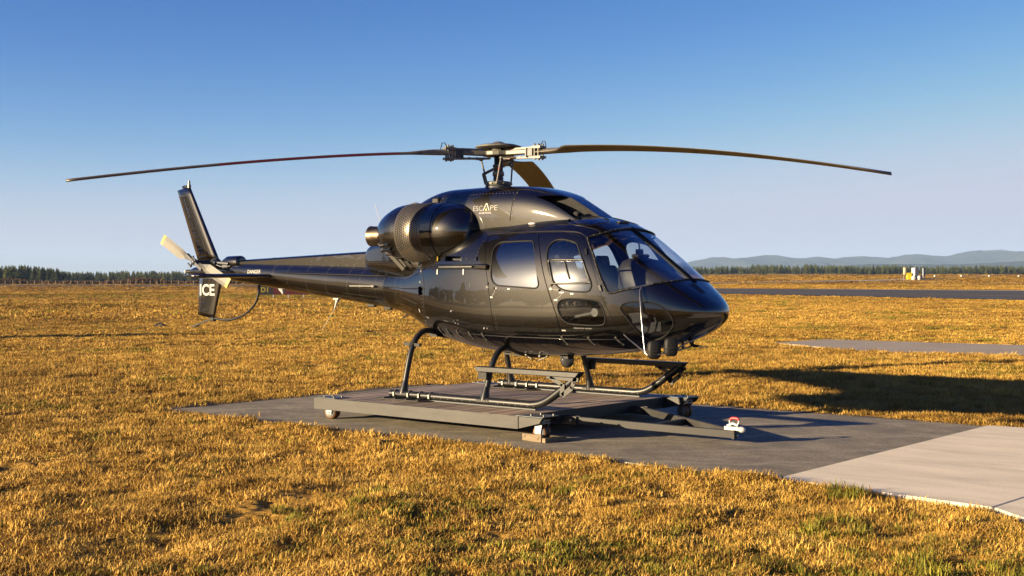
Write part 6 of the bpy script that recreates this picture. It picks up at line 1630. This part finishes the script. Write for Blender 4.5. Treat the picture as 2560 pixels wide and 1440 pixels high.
def sow(r0, r1, dens, half=.47, gseed=1):
    g = np.random.default_rng(gseed); n = int(dens * half * (r1*r1 - r0*r0)); rr = np.sqrt(g.uniform(r0*r0, r1*r1, n)); aa = g.uniform(-half, half, n)
    X, d = rr*np.sin(aa), rr*np.cos(aa); x = CAMXY[0] + X*RV[0] + d*DV[0]; y = CAMXY[1] + X*RV[1] + d*DV[1]
    pv = paved(x, y) ; thin = fbm(x*1.3, y*1.3, 3)
    k = (pv > .015) & (g.random(n) < np.clip(.42 + 2.2*(thin-.36), .08, 1)) & (g.random(n) < np.clip(.35 + pv*2.2, 0, 1))
    x, y, pv = x[k], y[k], pv[k]; n = len(x); z = ground_z(x, y)
    green = fbm(x*.5 + 40, y*.5, 3); s_ = g.uniform(.65, 1.3, n) * (.75 + .6*fbm(x*2.3, y*2.3 + 5, 2))
    return x, y, z, green, s_, g, n
PX = []; PR = []; PS = []; PV = []
for (r0, r1, dens, sd) in ((7.2, 12, 520, 1), (12, 20, 290, 2), (20, 32, 130, 3)):
    x, y, z, green, s_, g, n = sow(r0, r1, dens, .52, sd)
    v_ = g.integers(0, 5, n); isg = g.random(n) < np.clip((green-.63)*1.8, .008, .4) + .75*np.exp(-(((x-9.0)/2.6)**2 + ((y+6.6)/2.2)**2)) * (.3 + green); v_[isg] = g.integers(5, 7, isg.sum())
    stem = g.random(n) < .005; v_[stem] = 8
    k = 1.0 if r0 < 10 else (1.12 if r0 < 15 else 1.35)
    PX.append(np.stack([x, y, z], -1)); PR.append(np.stack([g.normal(0, .12, n), g.normal(0, .12, n), g.uniform(0, 6.283, n)], -1)); PS.append(np.stack([s_*k]*3, -1)); PV.append(v_)
# coarse green clumps in the near right corner and along the slab
g = np.random.default_rng(77)
for (cx, cy, sp, n, s0) in ((8.55,-5.55,.55,70,1.0),(7.7,-5.0,.35,26,.8),(9.3,-5.9,.4,40,1.1),(6.15,-2.75,.12,14,.9),(6.8,-4.1,.25,16,.8),(9.2,-5.1,.25,22,.8),(8.0,-6.2,.4,22,.8),(1.0,-5.2,.15,6,.6),(-2.2,-3.0,.1,6,.6)):
    x = g.normal(cx, sp, n); y = g.normal(cy, sp*.8, n); pv = paved(x, y); k = pv > .05; x, y = x[k], y[k]; n = len(x)
    PX.append(np.stack([x, y, ground_z(x, y)], -1)); PR.append(np.stack([g.normal(0,.15,n), g.normal(0,.15,n), g.uniform(0,6.283,n)], -1)); PS.append(np.stack([g.uniform(.5,1.0,n)*s0]*3, -1)); PV.append(np.full(n, 7))
scatter('grass', np.concatenate(PX), np.concatenate(PR), np.concatenate(PS), np.concatenate(PV), NEAR, 'golden dry winter grass with green patches around the pad', 'grass')
PX = []; PR = []; PS = []; PV = []
for (r0, r1, dens, sd, k) in ((32, 55, 44, 4, 1.1), (55, 100, 13, 5, 1.6), (100, 170, 3.6, 6, 2.6), (170, 450, .36, 7, 7.5), (450, 940, .07, 8, 16.)):
    x, y, z, green, s_, g, n = sow(r0, r1, dens, .50, sd)
    v_ = g.integers(0, 4, n); isg = g.random(n) < np.clip((green-.55)*2.2, .01, .6); v_[isg] = 4
    if r0 > 90:
        X, d = w2c(x, y); t_ = np.interp(X, [p[0] for p in TN], [p[1] for p in TN]); t2 = np.interp(X, [p[0] for p in TF], [p[1] for p in TF]); keep = ~((X > 12) & (d > t_ - 1.5) & (d < t2 + 6))
        for (sn_, sf_) in STRIPS: keep &= ~inpoly(X, d, list(sn_) + list(sf_)[::-1])
    else:
        X, d = w2c(x, y); t_ = np.interp(X, [p[0] for p in TN], [p[1] for p in TN]); keep = ~((X > 12) & (d > t_ - 1.5))
    rough_ = (X / d < -.07) & (d > 52) & (d < 104); keep &= ~(rough_ & (g.random(n) < .55)); s_ = np.where(rough_, s_ * 1.5, s_)
    v_ = np.where((X / d < -.1) & (np.abs(d - 122) < 7) & (g.random(n) < .5), 4, v_)
    x, y, z, s_, v_ = x[keep], y[keep], z[keep], s_[keep], v_[keep]; n = len(x)
    PX.append(np.stack([x, y, z], -1)); PR.append(np.stack([g.normal(0,.1,n), g.normal(0,.1,n), g.uniform(0,6.283,n)], -1)); PS.append(np.stack([s_*k, s_*k, s_*(1 + .25*(k-1) if k < 5 else .22*k if k < 10 else .13*k)], -1)); PV.append(v_)
scatter('grass', np.concatenate(PX), np.concatenate(PR), np.concatenate(PS), np.concatenate(PV), FAR, 'dry golden grass of the open airfield behind the helicopter', 'grass')

# ------------------------------------------------------------------ the hazy air
mb = MB(); mb.box((CAMXY[0]-12600, CAMXY[1]-12600, -4.), (CAMXY[0]+12600, CAMXY[1]+12600, 262.))
hm = bpy.data.materials.new('hazy_air'); hm.use_nodes = True; nt = hm.node_tree; nt.nodes.clear()
ho = nt.nodes.new('ShaderNodeOutputMaterial'); pv_ = nt.nodes.new('ShaderNodeVolumePrincipled')
pv_.inputs['Color'].default_value = (.40, .60, .96, 1); pv_.inputs['Density'].default_value = .68e-4; pv_.inputs['Anisotropy'].default_value = .0
nt.links.new(pv_.outputs[0], ho.inputs['Volume'])
tag(mb.build('haze', [hm]), kind='stuff')
